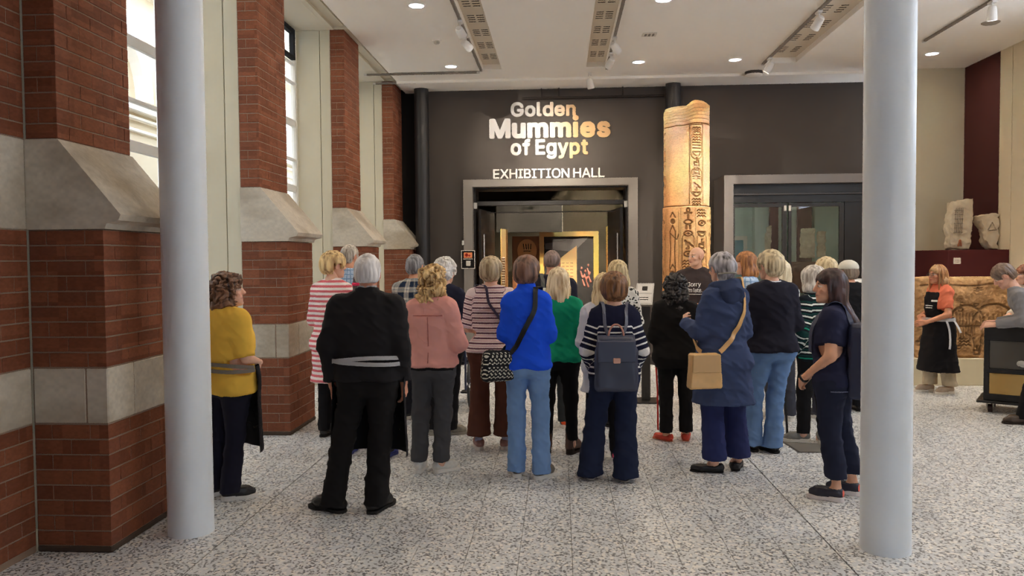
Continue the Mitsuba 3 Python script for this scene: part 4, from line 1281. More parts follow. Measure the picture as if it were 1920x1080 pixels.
    def finish(self, name, m, col, mat='cloth', fold=.005, pattern=0, seed=0, along=None, parent=None, tone=.16, calm=None):
        v = np.asarray(m.vertices).copy()
        n = vnormals(m)
        fold = fold * 1.6
        if fold:
            q = v @ np.array([[1, .25, .5], [-.25, 1, .2], [-.5, -.1, 1]]) * np.array([9, 9, 14.0])
            a = meshkit.fbm(q + seed * 3.1, 2, seed) - .5
            b = np.abs(meshkit.noise(v * np.array([7, 7, 11.]) + 31 + seed, seed + 3) - .5)
            b2 = np.abs(meshkit.noise(v @ np.array([[1, 0, .8], [0, 1, .3], [-.8, -.3, 1]]) * np.array([11, 11, 17.]) + 7 + seed, seed + 5) - .5)
            dsp = (a * 1.2 + (.14 - np.minimum(b, .3)) * 2.2 + (.12 - np.minimum(b2, .3)) * 1.8) * fold
            if calm is not None:
                dsp = dsp * np.clip((calm - v[:, 2]) / .10, 0, 1)
            v += n * np.maximum(dsp, -.005)[:, None]
        self.outer.append(v)
        m = tm(v, m.faces)
        if pattern:
            u = np.arctan2(v[:, 0], v[:, 1]) * .17 + 3
            w = v[:, 2].copy() if along is None else along(v)
            return self.add(name, m, 'printed_cloth', None, True, np.c_[8 * pattern + u, w], parent)
        c = np.asarray(C(*col)) * (1 - tone / 2 + tone * meshkit.fbm(v * 13 + seed, 3, seed)[:, None])
        return self.add(name, m, mat, c, True, None, parent)

    def arm_along(self, v):
        """Stripe height: along the sleeve on the arms, plain height on the trunk."""
        w = v[:, 2].copy()
        f = PchipInterpolator(self.lv[:, 0], self.lv[:, 1:], axis=0)(np.clip(v[:, 2], self.lv[0, 0], self.lv[-1, 0]))
        dt = np.hypot(v[:, 0], v[:, 1] - f[:, 2]) - np.maximum(f[:, 0] * .8, .09)
        for j in self.joints.values():
            t0 = 0.0
            for a, b in ((j['sh'], j['el']), (j['el'], j['wr'])):
                ab = b - a
                L = np.linalg.norm(ab)
                t = np.clip((v - a) @ ab / L ** 2, 0, 1)
                dd = np.linalg.norm(v - a - t[:, None] * ab, axis=1) - .035
                hit = dd < dt
                w[hit] = j['sh'][2] - (t0 + t[hit] * L) + .02
                dt = np.where(hit, dd, dt)
                t0 += L
        return w

    def top(self, name, col, hem=.84, sleeve=2.0, o=.016, loose=0.0, flare=0.0, fold=.006, pattern=0, collar=0.0, neckcut=.0, seed=1, puff=0.0, arm=1.0, open_=None, mat='cloth', h=.0115):
        """A garment of the trunk and arms. hem in units of a 1.65 m body; sleeve 0 none .. 1 elbow .. 2 wrist."""
        S = self.S
        q = self.lv.copy()
        zs = q[:, 0] / S
        if hem < zs[0]:
            q = np.vstack([[[hem * S, q[0, 1] + flare * S, q[0, 2] + flare * S, q[0, 3], 0]], q])
            zs = q[:, 0] / S
        lo = np.clip((1.30 - zs) / .1, 0, 1)
        q[:, 1] += o + loose * lo + flare * np.clip((.95 - zs) / .2, 0, 1)
        q[:, 2] += o + loose * lo + flare * np.clip((.95 - zs) / .2, 0, 1)
        top = 1.40 * S + collar
        ymax = max(q[:, 2].max() + np.abs(q[:, 3]).max() + .25, .55)
        F = Field((-.55, -ymax, hem * S - .03), (.55, ymax, top + .06), h)
        F.loft(q, .03, z0=hem * S, z1=top if not collar else 1.41 * S)
        if hem < .92:
            for j in self.joints.values():
                c, rr = j['hip'] + [0, -.055 * S * self.d, -.015 * S], np.array([.085 * S * self.w, .078 * S, .085 * S]) + o * .8

                def hips(x, y, z, c=c, rr=rr):
                    x, y, zz = x - c[0], y - c[1], z - c[2]
                    k0 = np.sqrt((x / rr[0]) ** 2 + (y / rr[1]) ** 2 + (zz / rr[2]) ** 2)
                    return np.maximum((k0 - 1) * rr.min(), hem * S - z)
                F.put(hips, c - rr - .08, c + rr + .08, .03)
        for j in self.joints.values():
            ra, rb, rc = ((.054 * (.5 + .5 * self.w) * arm * S + o * .7), (.043 * arm * S + o * .7), (.032 * arm * S + o * .7))
            F.cone(self.neck * [0, 1, 1] + [np.sign(j['sh'][0]) * .05, 0, -.035], j['sh'] + [0, 0, -.004], .034 * S + o, ra * .88, .05)
            if sleeve <= 0:
                continue
            t = min(sleeve, 1.0)
            e = j['sh'] * (1 - t) + j['el'] * t
            F.cone(j['sh'], e, ra + puff, ra + (rb - ra) * t + puff, .035)
            if sleeve > 1:
                t = sleeve - 1
                e = j['el'] * (1 - t) + j['wr'] * t
                F.cone(j['el'], e, rb + puff * .6, rb + (rc - rb) * t + puff * .4, .03)
        if collar:
            F.cone(self.neck - [0, 0, .03], self.neck + [0, .012, collar], .058 * S + o, .060 * S + o * .8, .02)
            F.cut(lambda x, y, z: np.where((x - self.neck[0]) ** 2 + (y - self.neck[1]) ** 2 < .02, z - top, -1) + 0 * x)
            nk = self.neck + [0, .012, collar]
            F.put(lambda x, y, z: np.sqrt((x - nk[0]) ** 2 + (y - nk[1]) ** 2) + 0 * z - .056 * S, nk - [.09, .09, .03], nk + [.09, .09, .06], .004, 'sub')
        if neckcut:
            c = self.neck + [0, .025, .035]
            F.ell(c, (.085 + neckcut, .085 + neckcut, .06 + neckcut * .4), .006, 'sub')
        for j in self.joints.values():
            if 0 < sleeve < 1.98:
                if sleeve <= 1:
                    p, d = j['sh'] * (1 - sleeve) + j['el'] * sleeve, j['el'] - j['sh']
                else:
                    t = sleeve - 1
                    p, d = j['el'] * (1 - t) + j['wr'] * t, j['wr'] - j['el']
                d = d / np.linalg.norm(d)
                p = p + d * .01
                F.put(lambda x, y, z: np.maximum(-((x - p[0]) * d[0] + (y - p[1]) * d[1] + (z - p[2]) * d[2]), np.sqrt((x - p[0]) ** 2 + (y - p[1]) ** 2 + (z - p[2]) ** 2) - .13) if True else 0, p - .15, p + .15, .003, 'sub')
        if open_:
            F.cut(open_)
        m = F.mesh()
        return self.finish(name, m, col, mat, fold, pattern, seed, self.arm_along if pattern in (2, 3, 4) else None)

    def trousers(self, name, col, hem=.06, waist=.905, thigh=1.0, knee=1.0, cuff=.062, o=.012, fold=.005, seed=2, mat='cloth'):
        S = self.S
        q = np.array([r for r in self.lv if r[0] < (waist + .1) * S])
        q = q[q[:, 0] > .75 * S]
        q[:, 1:3] += o * .5
        F = Field((-.45, -.40, hem * S - .03), (.45, .45, waist * S + .04), .0115)
        F.loft(q, .05, z1=waist * S)
        for s, n in ((-1, 'l'), (1, 'r')):
            j = self.joints[n]
            a, k, b = j['hip'], j['knee'], j['ank']
            F.cone(a + [0, 0, -.03], k, (.080 * self.w * thigh * S + o), (.054 * knee * S + o), .035)
            F.cone(k, [b[0], b[1], hem * S], .054 * knee * S + o, cuff, .03)
            F.ell(a + [s * .002, -.055 * S * self.d, -.015 * S], (.085 * S * self.w, .075 * S, .085 * S), .04)
        F.cut(lambda x, y, z: hem * S - z + 0 * x + 0 * y)
        m = F.mesh()
        return self.finish(name, m, col, mat, fold, 0, seed, tone=.22, calm=.87 * S)

    def skirt(self, name, col, top=.98, hem=.3, flare=.06, o=.02, fold=.006, pattern=0, seed=4, cutf=None):
        S = self.S
        q = [r for r in self.lv if r[0] > .8 * S and r[0] < top * S + .1]
        q = np.array([[hem * S, .16 * S + flare, .12 * S + flare, 0, 0], [.6 * S, .16 * S + flare * .6, .12 * S + flare * .6, 0, 0]] + [[r[0], r[1] + o, r[2] + o, r[3], 0] for r in q])
        F = Field((-.45, -.45, hem * S - .03), (.45, .5, top * S + .04), .0125)
        F.loft(q, .02, z0=hem * S, z1=top * S)
        if cutf:
            F.cut(cutf)
        return self.finish(name, F.mesh(), col, 'cloth', fold, pattern, seed)

    def apron(self, col=(26, 26, 29), top=1.0, hem=.42, half=85, bib=False, strap=(176, 176, 180), o=.03):
        """A sheet round the front of the body, tied behind with a pale tape."""
        S = self.S
        ang = np.linspace(-half, half, 34)
        zs = np.linspace(hem * S, top * S, 24)
        P, N = [], []
        for z in zs:
            for a in ang:
                zz = max(z, .80 * S)
                p, n = self.surface(a, zz, o)
                fl = 1 + .16 * max(0, .80 * S - z)
                p = np.array([p[0] * fl, p[1] * fl + .012 * math.sin(a * .12) * max(0, .9 * S - z), z])
                P.append(p)
                N.append(n)
        P, N = np.array(P), np.array(N)
        k = len(P)
        v = np.vstack([P, P + N * .004])
        f = []
        na = len(ang)
        for i in range(len(zs) - 1):
            for j in range(na - 1):
                a, b, c, d = i * na + j, i * na + j + 1, (i + 1) * na + j + 1, (i + 1) * na + j
                f += [[a, b, c], [a, c, d], [k + a, k + c, k + b], [k + a, k + d, k + c]]
        for i in range(len(zs) - 1):
            for j in (0, na - 1):
                a, d = i * na + j, (i + 1) * na + j
                f += [[a, d, k + d], [a, k + d, k + a]]
        ap = self.finish('apron', tm(v, f), col, fold=.004, seed=9)
        if strap is not None:
            for dz, t in ((0.0, .03), (.035, -.03)):
                pts, nn = zip(*[self.surface(a, top * S - .01 + dz * math.sin((a - 90) / 180 * PI) + t * math.cos((a - 90) / 180 * PI) * .4, o + .008) for a in np.linspace(80, 280, 26)])
                self.add('apron_tape', ribbon(pts, nn, .026, .003), 'cloth', C(*strap))
        return ap

    def shoes(self, kind, col, sole=(226, 222, 214), accent=None, scale=1.0):
        S = self.S ** .6 * scale * (1.06 if self.man else .97)
        for s, n in ((-1, 'l'), (1, 'r')):
            j = self.joints[n]
            F = Field((-.07, -.11, 0), (.07, .20, .2), .0062)
            th = {'sneaker': .028, 'flat': .010, 'boot': .018, 'black': .022}[kind]
            ht = {'sneaker': .086, 'flat': .052, 'boot': .165, 'black': .088}[kind]
            F.cone((0, -.052, th + .028), (0, -.03, ht - .012), .034, .036, .02)
            F.cone((0, -.04, th + .030), (s * .004, .085, th + .024), .036, .042, .02)
            F.cone((s * .004, .085, th + .022), (-s * .004, .135, th + .014), .041, .026, .02)
            F.cone((0, -.01, ht - .02), (0, .06, th + .038), .035, .036, .03)
            if kind == 'boot':
                F.cone((0, -.035, .06), (0, -.03, ht - .02), .037, .042, .02)
            F.cut(lambda x, y, z: np.maximum(th * .8 - z, z - ht - (0.0 if kind == 'boot' else .35) * np.maximum(-y - .02, 0)) + 0 * x)
            if kind == 'flat':
                F.ell((0, -.005, .085), (.032, .062, .05), .006, 'sub')
            elif kind != 'boot':
                F.ell((0, -.028, ht + .02), (.030, .036, .045), .006, 'sub')
            up = F.mesh()
            pts = np.array([[0, -.085], [-.032, -.065], [-.036, -.02], [-.030, .03], [-.045, .09], [-.036, .14], [-.012, .168], [.016, .165], [.038, .135], [.046, .085], [.034, .03], [.036, -.02], [.032, -.065]])
            pts[:, 0] += s * .004
            t = np.linspace(0, 1, 14)
            pp = PchipInterpolator(np.arange(len(pts) + 1), np.vstack([pts, pts[:1]]), axis=0)(np.linspace(0, len(pts), 40)[:-1])
            if kind == 'boot':
                so = cat(prism(pp, th, .0), prism(Polygon(pp).intersection(Polygon([(-.1, -.2), (.1, -.2), (.1, -.025), (-.1, -.025)])), .045, 0))
                up = move(up, (0, 0, .02))
            else:
                a = prism(pp * (1.02 if kind != 'flat' else .97), th * .9, .002)
                so = a
                if kind == 'sneaker':
                    so = cat(a, prism(Polygon(pp * 1.0).buffer(.002).intersection(Polygon([(-.1, -.2), (.1, -.2), (.1, .01), (-.1, .01)])), th * 1.15, .002))
            a = math.radians(j['toe'])
            R = np.array([[math.cos(a), -math.sin(a), 0], [math.sin(a), math.cos(a), 0], [0, 0, 1]])
            fit = lambda m: tm(np.asarray(m.vertices) * [S, S, 1] @ R.T + [j['foot'][0], j['foot'][1], 0], m.faces)  # noqa: E731
            v = np.asarray(up.vertices)
            c = np.tile(C(*col), (len(v), 1)) * (.9 + .2 * meshkit.noise(v * 60)[:, None])
            if accent is not None:
                c[(v[:, 1] < -.078)] = C(*accent)
            sh = self.add('shoe', fit(up), 'satin', c)
            self.add('sole', fit(so), 'matte', C(*sole), False, None, sh)
            if kind in ('sneaker', 'black'):
                self.add('lace', fit(cat([tube([(-.022, .03 + .016 * i, ht - .018 - .011 * i), (0, .034 + .016 * i, ht - .008 - .011 * i), (.022, .03 + .016 * i, ht - .018 - .011 * i)], .0034, 6) for i in range(4)])), 'matte',
                         C(*(np.array(col) * .6 + 60)) if kind == 'sneaker' else C(24, 24, 25), True, None, sh)

    def hair(self, kind, c1, c2, length=.0, vol=.016, curl=0.0, front=0.0, seed=5, nape=-.075, name='hair', streak=70):
        """kind: short, bob, long, buzz, updo; colours from c1 (roots, depths) to c2; length below the ears in metres."""
        h = .0062
        F = Field((-.17, -.33, -.16 - length - .03), (.17, .16, .20), h)
        t = vol
        F.ell((0, -.014, .034), (.076 + t, .095 + t, .086 + t * .9), .02)
        if kind == 'short':
            F.ell((0, -.05, -.02), (.074 + t * .7, .062 + t * .6, .07), .03)
        if kind in ('bob', 'long'):
            F.ell((0, -.03, -.04), (.086 + t * .8, .082 + t * .7, .10), .03)
            n = max(2, int(length / .05))
            for i in range(n + 1):
                z = -.07 - length * i / n
                F.ell((0, -.04 - (.62 * max(0, -.10 - z) if kind == 'long' else 0.0), z), (.088 + t * .7 + (.012 if kind == 'long' else .004) * i / n, (.078 if kind == 'bob' else .05) + t * .5, .06), .04)
        if kind == 'updo':
            F.ell((0, -.105, .02), (.062, .05, .07), .02)
            F.ell((0, -.06, -.05), (.066, .06, .06), .03)
        if kind == 'bun':
            F.ell((0, -.12, .03), (.05, .045, .05), .01)
        # the face
        lowcut = -.085 - length
        F.put(lambda x, y, z: np.sqrt((x / .062) ** 2 + ((y - .12 - front) / .075) ** 2 + ((z + .045) / .105) ** 2) * .062 - .062, (-.12, .0, -.25), (.12, .2, .15), .012, 'sub')
        if kind in ('bob', 'long', 'curly'):
            F.put(lambda x, y, z: np.maximum(np.maximum(np.abs(x) - .070, .02 - y), z - .02) + 0 * x, (-.12, -.02, -.5), (.12, .2, .06), .01, 'sub')
            F.cut(lambda x, y, z: (lowcut - z) + 0 * x + 0 * y)
        else:
            F.put(lambda x, y, z: np.maximum(z + .028 - np.maximum(0, -y - .02) * 4, -y - .035) + 0 * x, (-.2, -.25, -.3), (.2, .2, .06), .012, 'sub')
            F.cut(lambda x, y, z: (nape - z) + 0 * x + 0 * y)
            for s in (-1, 1):
                F.ell((s * .086, .012, -.012), (.03, .034, .040), .006, 'sub')
        m = F.mesh()
        v, n = np.asarray(m.vertices).copy(), vnormals(m)
        st = meshkit.fbm(np.c_[v[:, 0] * streak, v[:, 1] * streak, v[:, 2] * 7 + 9], 2, seed) - .5
        dsp = st * (.014 if kind != 'buzz' else .002)
        if curl:
            k = 34 if curl < .02 else 26
            q = v * k + meshkit.noise(v * 14)[:, None] * 2
            r = np.abs(meshkit.noise(q, seed) - .5) * 2
            dsp = dsp * .4 + (meshkit.fbm(v * k * .8 + 5, 2, seed + 2) - .42) * curl * 1.6 - (r < .18) * curl * .5
        v += n * dsp[:, None]
        mixv = np.clip(st * 2.4 + .64 + (dsp * 18 if curl else 0), 0, 1)[:, None]
        c = C(*c1) * (1 - mixv) + C(*c2) * mixv
        return self.add(name, tm(v * self.hs @ self.HR.T + self.hc, m.faces), 'hair_fibre', c)

    def at_head(self, m):
        return tm(np.asarray(m.vertices) * self.hs @ self.HR.T + self.hc, m.faces)

    def glasses(self, col=(30, 28, 28)):
        q = []
        for s in (-1, 1):
            a = np.linspace(0, 2 * PI, 17)
            q.append(tube(np.c_[s * .033 + .024 * np.cos(a), .104 - .012 * np.abs(np.cos(a)) * 0 + a * 0, .004 + .018 * np.sin(a)], .0026, 6))
            q.append(tube([(s * .057, .102, .010), (s * .077, .05, .008), (s * .082, -.005, .004)], .0024, 6))
        q.append(tube([(-.010, .106, .008), (.010, .106, .008)], .0026, 6))
        self.add('glasses', self.at_head(cat(q)), 'satin', C(*col))

    def hug(self, ang, z, o=.006):
        """The outermost point of the clothes on the trunk at an angle and height, with a normal; over the shoulder the topmost one."""
        V = np.vstack(self.outer)
        p, n = self.surface(ang, z, .014)
        if z > 1.30 * self.S:
            t = min(1.0, (z / self.S - 1.30) / .05)
            m = V[(np.hypot(V[:, 0] - p[0], V[:, 1] - p[1]) < .03) & (V[:, 2] > 1.2 * self.S)]
            zt = (m[:, 2].max() if len(m) else z) + o
            return np.array([p[0], p[1], zt]), n * (1 - t) + np.array([0, 0, 1.0]) * t
        c = np.array([0, PchipInterpolator(self.lv[:, 0], self.lv[:, 3])(np.clip(z, self.lv[0, 0], self.lv[-1, 0]))])
        d = p[:2] - c
        r0 = np.linalg.norm(d)
        d = d / r0
        q = V[np.abs(V[:, 2] - z) < .022]
        if len(q):
            rel = q[:, :2] - c
            along, side = rel @ d, np.abs(rel @ np.array([-d[1], d[0]]))
            k = along[(side < .022) & (along > 0) & (along < r0 + .085)]
            if len(k):
                r0 = max(k.max(), r0 - .01)
        return np.array([*(c + d * (r0 + o)), z]), n

    def strap(self, name, way, width, col, parent, o=.006, mat='satin', n=44):
        """way: (angle, z for a 1.65 m body) round the trunk, lying on the clothes."""
        w = np.array(way, float)
        w[:, 0] = np.unwrap(w[:, 0], period=360)
        t = np.r_[0, np.cumsum(np.hypot(np.diff(w[:, 0]) / 400, np.diff(w[:, 1])))]
        q = PchipInterpolator(t, w, axis=0)(np.linspace(0, t[-1], n))
        P, N = zip(*[self.hug(a, z * self.S, o) for a, z in q])
        P = np.array(P)
        for _ in range(3):
            P[1:-1] = .5 * P[1:-1] + .25 * (P[:-2] + P[2:])
        return add(parent + '__' + name, self.world(ribbon(P, np.array(N), width)), mat, C(*col))


def bag(label, name, P, center, size, col, mat='satin', rz=0.0, flap=None, strap=None, pattern=0, soft=.03, clasp=None, catg='bag'):
    """A shoulder bag in the wearer's frame: rounded body, flap and strap."""
    k = thing(name, label, catg)
    x, y, z = np.array(size) / 2
    r = soft
    pts = [(sx * (x - r) * (.86 if sz > 0 else 1), sy * max(y - r, .002), sz * (z - r), r) for sx in (-1, 1) for sy in (-1, 1) for sz in (-1, 1)] + [(0, sy * max(y - r, .002) * 1.25, -z * .35, r) for sy in (-1, 1)]
    m = hull(*pts, n=20)
    m = mesh_of(Manifold(Mesh(np.asarray(m.vertices, np.float32), np.asarray(m.faces, np.uint32))).refine_to_length(.03))
    v = np.asarray(m.vertices)
    v = v + vnormals(m) * ((meshkit.fbm(v * 17, 2, 3) - .5) * .014)[:, None]
    put = lambda q: P.world(move(q, np.array(center) * P.S, rz=rz))  # noqa: E731
    m = tm(v, m.faces)
    if pattern:
        add(k + '__body', put(m), 'printed_cloth', None, True, np.c_[8 * pattern + 3 + v[:, 0] + v[:, 1], v[:, 2]])
    else:
        add(k + '__body', put(m), mat, C(*col) * (.86 + .28 * meshkit.fbm(v * 20, 3, 2)[:, None]), True)
    if flap:
        f = hull(*[(sx * (x - r) * .9, -sy * (y + .004), sz, .008) for sx in (-1, 1) for sy in (-.9, 1) for sz in (z - .01,)], *[(sx * (x - r) * .95, -(y + .006) * s, z - flap, .007) for sx in (-1, 1) for s in (1,)], n=12)
        add(k + '__flap', put(f), mat, C(*(np.array(col) * .92)), 40)
        if clasp:
            add(k + '__clasp', put(cbox(-.022, .022, -y - .022, -y - .008, z - flap - .012, z - flap + .03, .004)), 'satin', C(*clasp))
    if strap:
        for i, s in enumerate(strap):
            P.strap('strap', s[0], s[1], s[2] if len(s) > 2 else col, k)
    return k


def backpack(label, P, size, z, col, accent=(60, 60, 66), straps=True, flap=True, handle=None, o=.03, rx=0.0):
    k = thing('backpack', label, 'backpack')
    x, y, h = np.array(size) / 2
    back, _ = P.hug(180, z * P.S, .0)
    c = np.array([0, back[1] - y, z * P.S])
    r = min(.035, y * .8)
    m = hull(*[(sx * (x - r) * w_, sy * (y - r), zz, r) for sx in (-1, 1) for sy in (-1, 1) for zz, w_ in ((-h + r, 1.0), (h * .4, 1.0), (h - r, .78))], n=20)
    m = mesh_of(Manifold(Mesh(np.asarray(m.vertices, np.float32), np.asarray(m.faces, np.uint32))).refine_to_length(.03))
    v = np.asarray(m.vertices)
    v = v + vnormals(m) * ((meshkit.fbm(v * 12, 3, 3) - .5) * .022)[:, None]
    put = lambda q: P.world(move(q, c, rx=rx))  # noqa: E731
    add(k + '__body', put(tm(v, m.faces)), 'satin', C(*col) * (.84 + .32 * meshkit.fbm(v * 14, 3, 2)[:, None]), True)
    if flap:
        f = hull(*[(sx * x * .82, yy, zz, .008) for sx in (-1, 1) for yy, zz in ((y * .3, h - .004), (-y - .004, h * .8), (-y - .010, h * .12))], n=12)
        add(k + '__flap', put(f), 'satin', C(*(np.array(col) * 1.08)), 40)
        add(k + '__clasp', put(cbox(-.026, .026, -y - .026, -y - .012, h * .05, h * .24, .005)), 'satin', C(196, 150, 136) if handle else C(*accent))
    else:
        add(k + '__pocket', put(hull(*[(sx * x * .6, -y - .01, zz, .018) for sx in (-1, 1) for zz in (-h * .7, -h * .05)], n=14)), 'satin', C(*(np.array(col) * .9)), 40)
        add(k + '__zip', put(tube(spline([(-x * .8, -y * .9, h * .1), (-x * .6, -y * .95, h * .75), (0, -y, h * .9), (x * .6, -y * .95, h * .75), (x * .8, -y * .9, h * .1)], 20), .005, 6)), 'satin', C(*accent))
    if handle:
        a = np.linspace(0, PI, 14)
        add(k + '__handle', put(tube(np.c_[.055 * np.cos(a), 0 * a - .01, h - .012 + .095 * np.sin(a)], .007, 8)), 'satin', C(*handle))
    if straps:
        for s in (-1, 1):
            S = P.S
            zt = min(z * S + h * .8, 1.27 * S)
            pts = [P.hug(180 + s * a, zz) for a, zz in zip(np.linspace(14, 34, 8), np.linspace(zt, 1.285 * S, 8))]
            pts += [P.hug(180 + s * a, 1.375 * S) for a in np.linspace(50, 110, 6)]
            pts += [P.hug(180 + s * a, zz) for a, zz in zip(np.linspace(132, 140, 7), np.linspace(1.28, 1.06, 7) * S)]
            q, nn = np.array([a for a, _ in pts]), np.array([b for _, b in pts])
            for _ in range(2):
                q[1:-1] = .5 * q[1:-1] + .25 * (q[:-2] + q[2:])
            add(k + '__strap', P.world(ribbon(q, nn, .024 if handle else .042, .006)), 'satin', C(*accent))
    return k
# ---------------------------------------------------------------- the visitors
JEANS, PALE, TAN = (110, 142, 188), (224, 176, 150), (206, 150, 120)

p = Person('woman in a mustard yellow T-shirt with dark curly hair, beside the left brick pier', ((-2.42, 5.28), (-2.27, 5.18)), 1.56, -30, head=(-42, 6, 0), w=1.28, d=1.2, shoulder=1.05, arms=('front', 'front'), skin=PALE, toes=(0, 30), stance=(-2.31, 5.22))
p.trousers('trousers', (31, 31, 44), cuff=.07)
p.top('t_shirt', (224, 180, 76), hem=.79, sleeve=.92, o=.018, loose=.006, puff=.006, seed=2)
p.apron(top=.985, hem=.36, half=75, o=.045, strap=(120, 112, 104))
q0, n0 = p.surface(176, .97 * p.S, .062)
p.add('apron_knot', cat(hull((*(q0 + [-.025, 0, .0]), .02), (*(q0 + [.02, 0, -.004]), .022)), hull((*(q0 + [-.01, 0, -.01]), .016), (*(q0 + [-.03, -.01, -.06]), .010)), hull((*(q0 + [.01, 0, -.01]), .016), (*(q0 + [.03, -.01, -.055]), .010))), 'cloth', C(56, 50, 46))
p.shoes('sneaker', (30, 30, 33), (214, 210, 206))
p.hair('bob', (44, 28, 22), (128, 92, 70), length=.085, vol=.026, curl=.032)

p = Person('woman with short blond hair in a pink and white striped tunic', ((-2.21, 7.12), (-2.03, 7.12)), 1.72, -18, head=(-34, 0, 0), w=1.06, arms=('front', 'front'), skin=PALE)
p.trousers('trousers', (26, 25, 27), cuff=.06)
p.top('tunic', (220, 190, 190), hem=.50, sleeve=1.6, o=.02, flare=.02, pattern=1, seed=4)
p.shoes('black', (24, 23, 24), (30, 29, 29))
p.hair('short', (140, 100, 56), (232, 200, 142), vol=.03, seed=8)

p = Person('tall grey-haired man in a pale blue checked shirt, partly hidden behind the blond woman', ((-2.50, 8.72), (-2.30, 8.72)), 1.82, -12, head=(-20, 0, 0), man=True, arms=('down', 'down'), skin=TAN)
p.trousers('trousers', (44, 48, 62), cuff=.075)
p.top('shirt', (170, 196, 226), hem=.84, sleeve=.95, pattern=8, collar=.02, seed=5)
p.shoes('black', (36, 32, 30), (40, 36, 34))
p.hair('short', (120, 110, 100), (206, 198, 186), vol=.012, seed=3)

p = Person('woman in a pale denim waistcoat over a floral blouse, hidden behind the man in black', ((-1.80, 6.48), (-1.46, 6.36)), 1.62, -8, head=(-12, 0, 0), w=1.12, arms=('front', 'down'), skin=PALE, shoulder=1.12)
p.trousers('trousers', (34, 34, 40), cuff=.07)
p.top('blouse', (220, 176, 180), hem=.70, sleeve=1.7, o=.016, pattern=9, flare=.02, seed=6)
p.top('waistcoat', (150, 178, 210), hem=.84, sleeve=0, o=.026, seed=7)
p.shoes('sneaker', (44, 56, 130), (60, 66, 120))
p.hair('long', (34, 22, 24), (82, 54, 52), length=.14, vol=.014)
p.add('hair_band', p.at_head(tube([(-.06, -.115, -.05), (0, -.135, -.05), (.06, -.115, -.05)], .014)), 'cloth', C(226, 60, 96))

p = Person('white-haired man in black fleece and black trousers with a grey apron tape', ((-1.50, 4.97), (-1.215, 4.99)), 1.685, 2, head=(4, 2, 0), man=True, w=1.08, d=1.1, belly=.03, arms=(((.235, -.05, 1.07), (.24, .05, .80), (.0, .35, -1), (-1, .2, 0)), 'down'), skin=(206, 146, 120),
           toes=(62, 18), stance=(-1.255, 4.98))
p.trousers('trousers', (27, 26, 27), cuff=.082, thigh=1.06, knee=1.12, hem=.05, fold=.009)
p.apron(top=.985, hem=.36, half=98, o=.05, strap=(168, 168, 170))
p.top('fleece', (34, 33, 35), hem=.865, sleeve=1.96, o=.02, loose=.012, collar=.05, arm=1.12, fold=.008, seed=9, puff=.006)
p.top('shirt_collar', (170, 170, 172), hem=1.36, sleeve=0, o=.004, fold=0, collar=.062, seed=3)
p.shoes('black', (22, 21, 22), (34, 33, 33), scale=1.12)
p.hair('short', (176, 170, 170), (246, 242, 240), vol=.010, seed=4, nape=-.058, streak=55)

p = Person('grey-haired man in a black and white plaid shirt and glasses, beside the farthest pier', ((-1.60, 7.96), (-1.40, 7.96)), 1.70, 4, head=(-22, 0, 0), man=True, arms=('front', 'front'), skin=TAN)
p.trousers('trousers', (30, 31, 38), cuff=.075)
p.top('shirt', (160, 160, 160), hem=.82, sleeve=1.5, pattern=5, collar=.02, seed=11)
p.shoes('sneaker', (34, 34, 36), (196, 190, 182))
p.hair('short', (66, 66, 70), (150, 150, 154), vol=.012, seed=9)
p.glasses((150, 150, 156))

p = Person('woman with curly blond hair in a pink jacket and charcoal trousers', ((-1.10, 5.93), (-.925, 5.92)), 1.59, -6, head=(-4, 0, 0), w=1.0, shoulder=.95, arms=(((.205, -.02, 1.06), (.08, .22, .98), (-.9, .35, -.1), (0, -1, -.3)), ((.235, -.03, 1.05), (.11, .20, 1.0), (-.9, .35, -.1), (0, -1, -.3))), skin=PALE, toes=(4, 42), stance=(-.985, 5.92))
p.trousers('trousers', (68, 68, 71), cuff=.066, hem=.095, thigh=1.05, knee=1.08, fold=.008)
p.top('vest_top', (26, 25, 27), hem=.845, sleeve=0, o=.010, fold=0, seed=3)
p.top('jacket', (220, 156, 146), hem=.872, sleeve=1.45, o=.024, loose=.008, collar=.028, arm=1.1, puff=.008, seed=12)
yk = [p.surface(a, 1.275 * p.S, .031) for a in np.linspace(118, 242, 22)]
p.add('yoke_seam', ribbon([q for q, _ in yk], [n for _, n in yk], .009, .002), 'cloth', C(184, 116, 108))
p.add('back_seam', ribbon(*zip(*[p.surface(180, z * p.S, .033) for z in np.linspace(.89, 1.265, 16)]), .007, .002), 'cloth', C(184, 116, 108))
p.shoes('sneaker', (208, 206, 200), (212, 208, 202))
p.hair('bob', (116, 80, 40), (232, 196, 138), length=.075, vol=.03, curl=.034, seed=14)

p = Person('white-haired woman in a navy cardigan and black trousers, behind the pink jacket', ((-1.20, 7.22), (-1.04, 7.20)), 1.65, -12, head=(-8, 0, 0), w=.98, arms=('front', 'front'), skin=PALE, toes=(10, 60), stance=(-1.08, 7.21))
p.trousers('trousers', (24, 24, 27), cuff=.075)
p.top('cardigan', (32, 34, 50), hem=.80, sleeve=1.9, collar=.0, seed=14)
p.shoes('sneaker', (136, 130, 118), (150, 144, 132))
p.hair('short', (176, 172, 166), (244, 242, 238), vol=.034, curl=.012, seed=12)

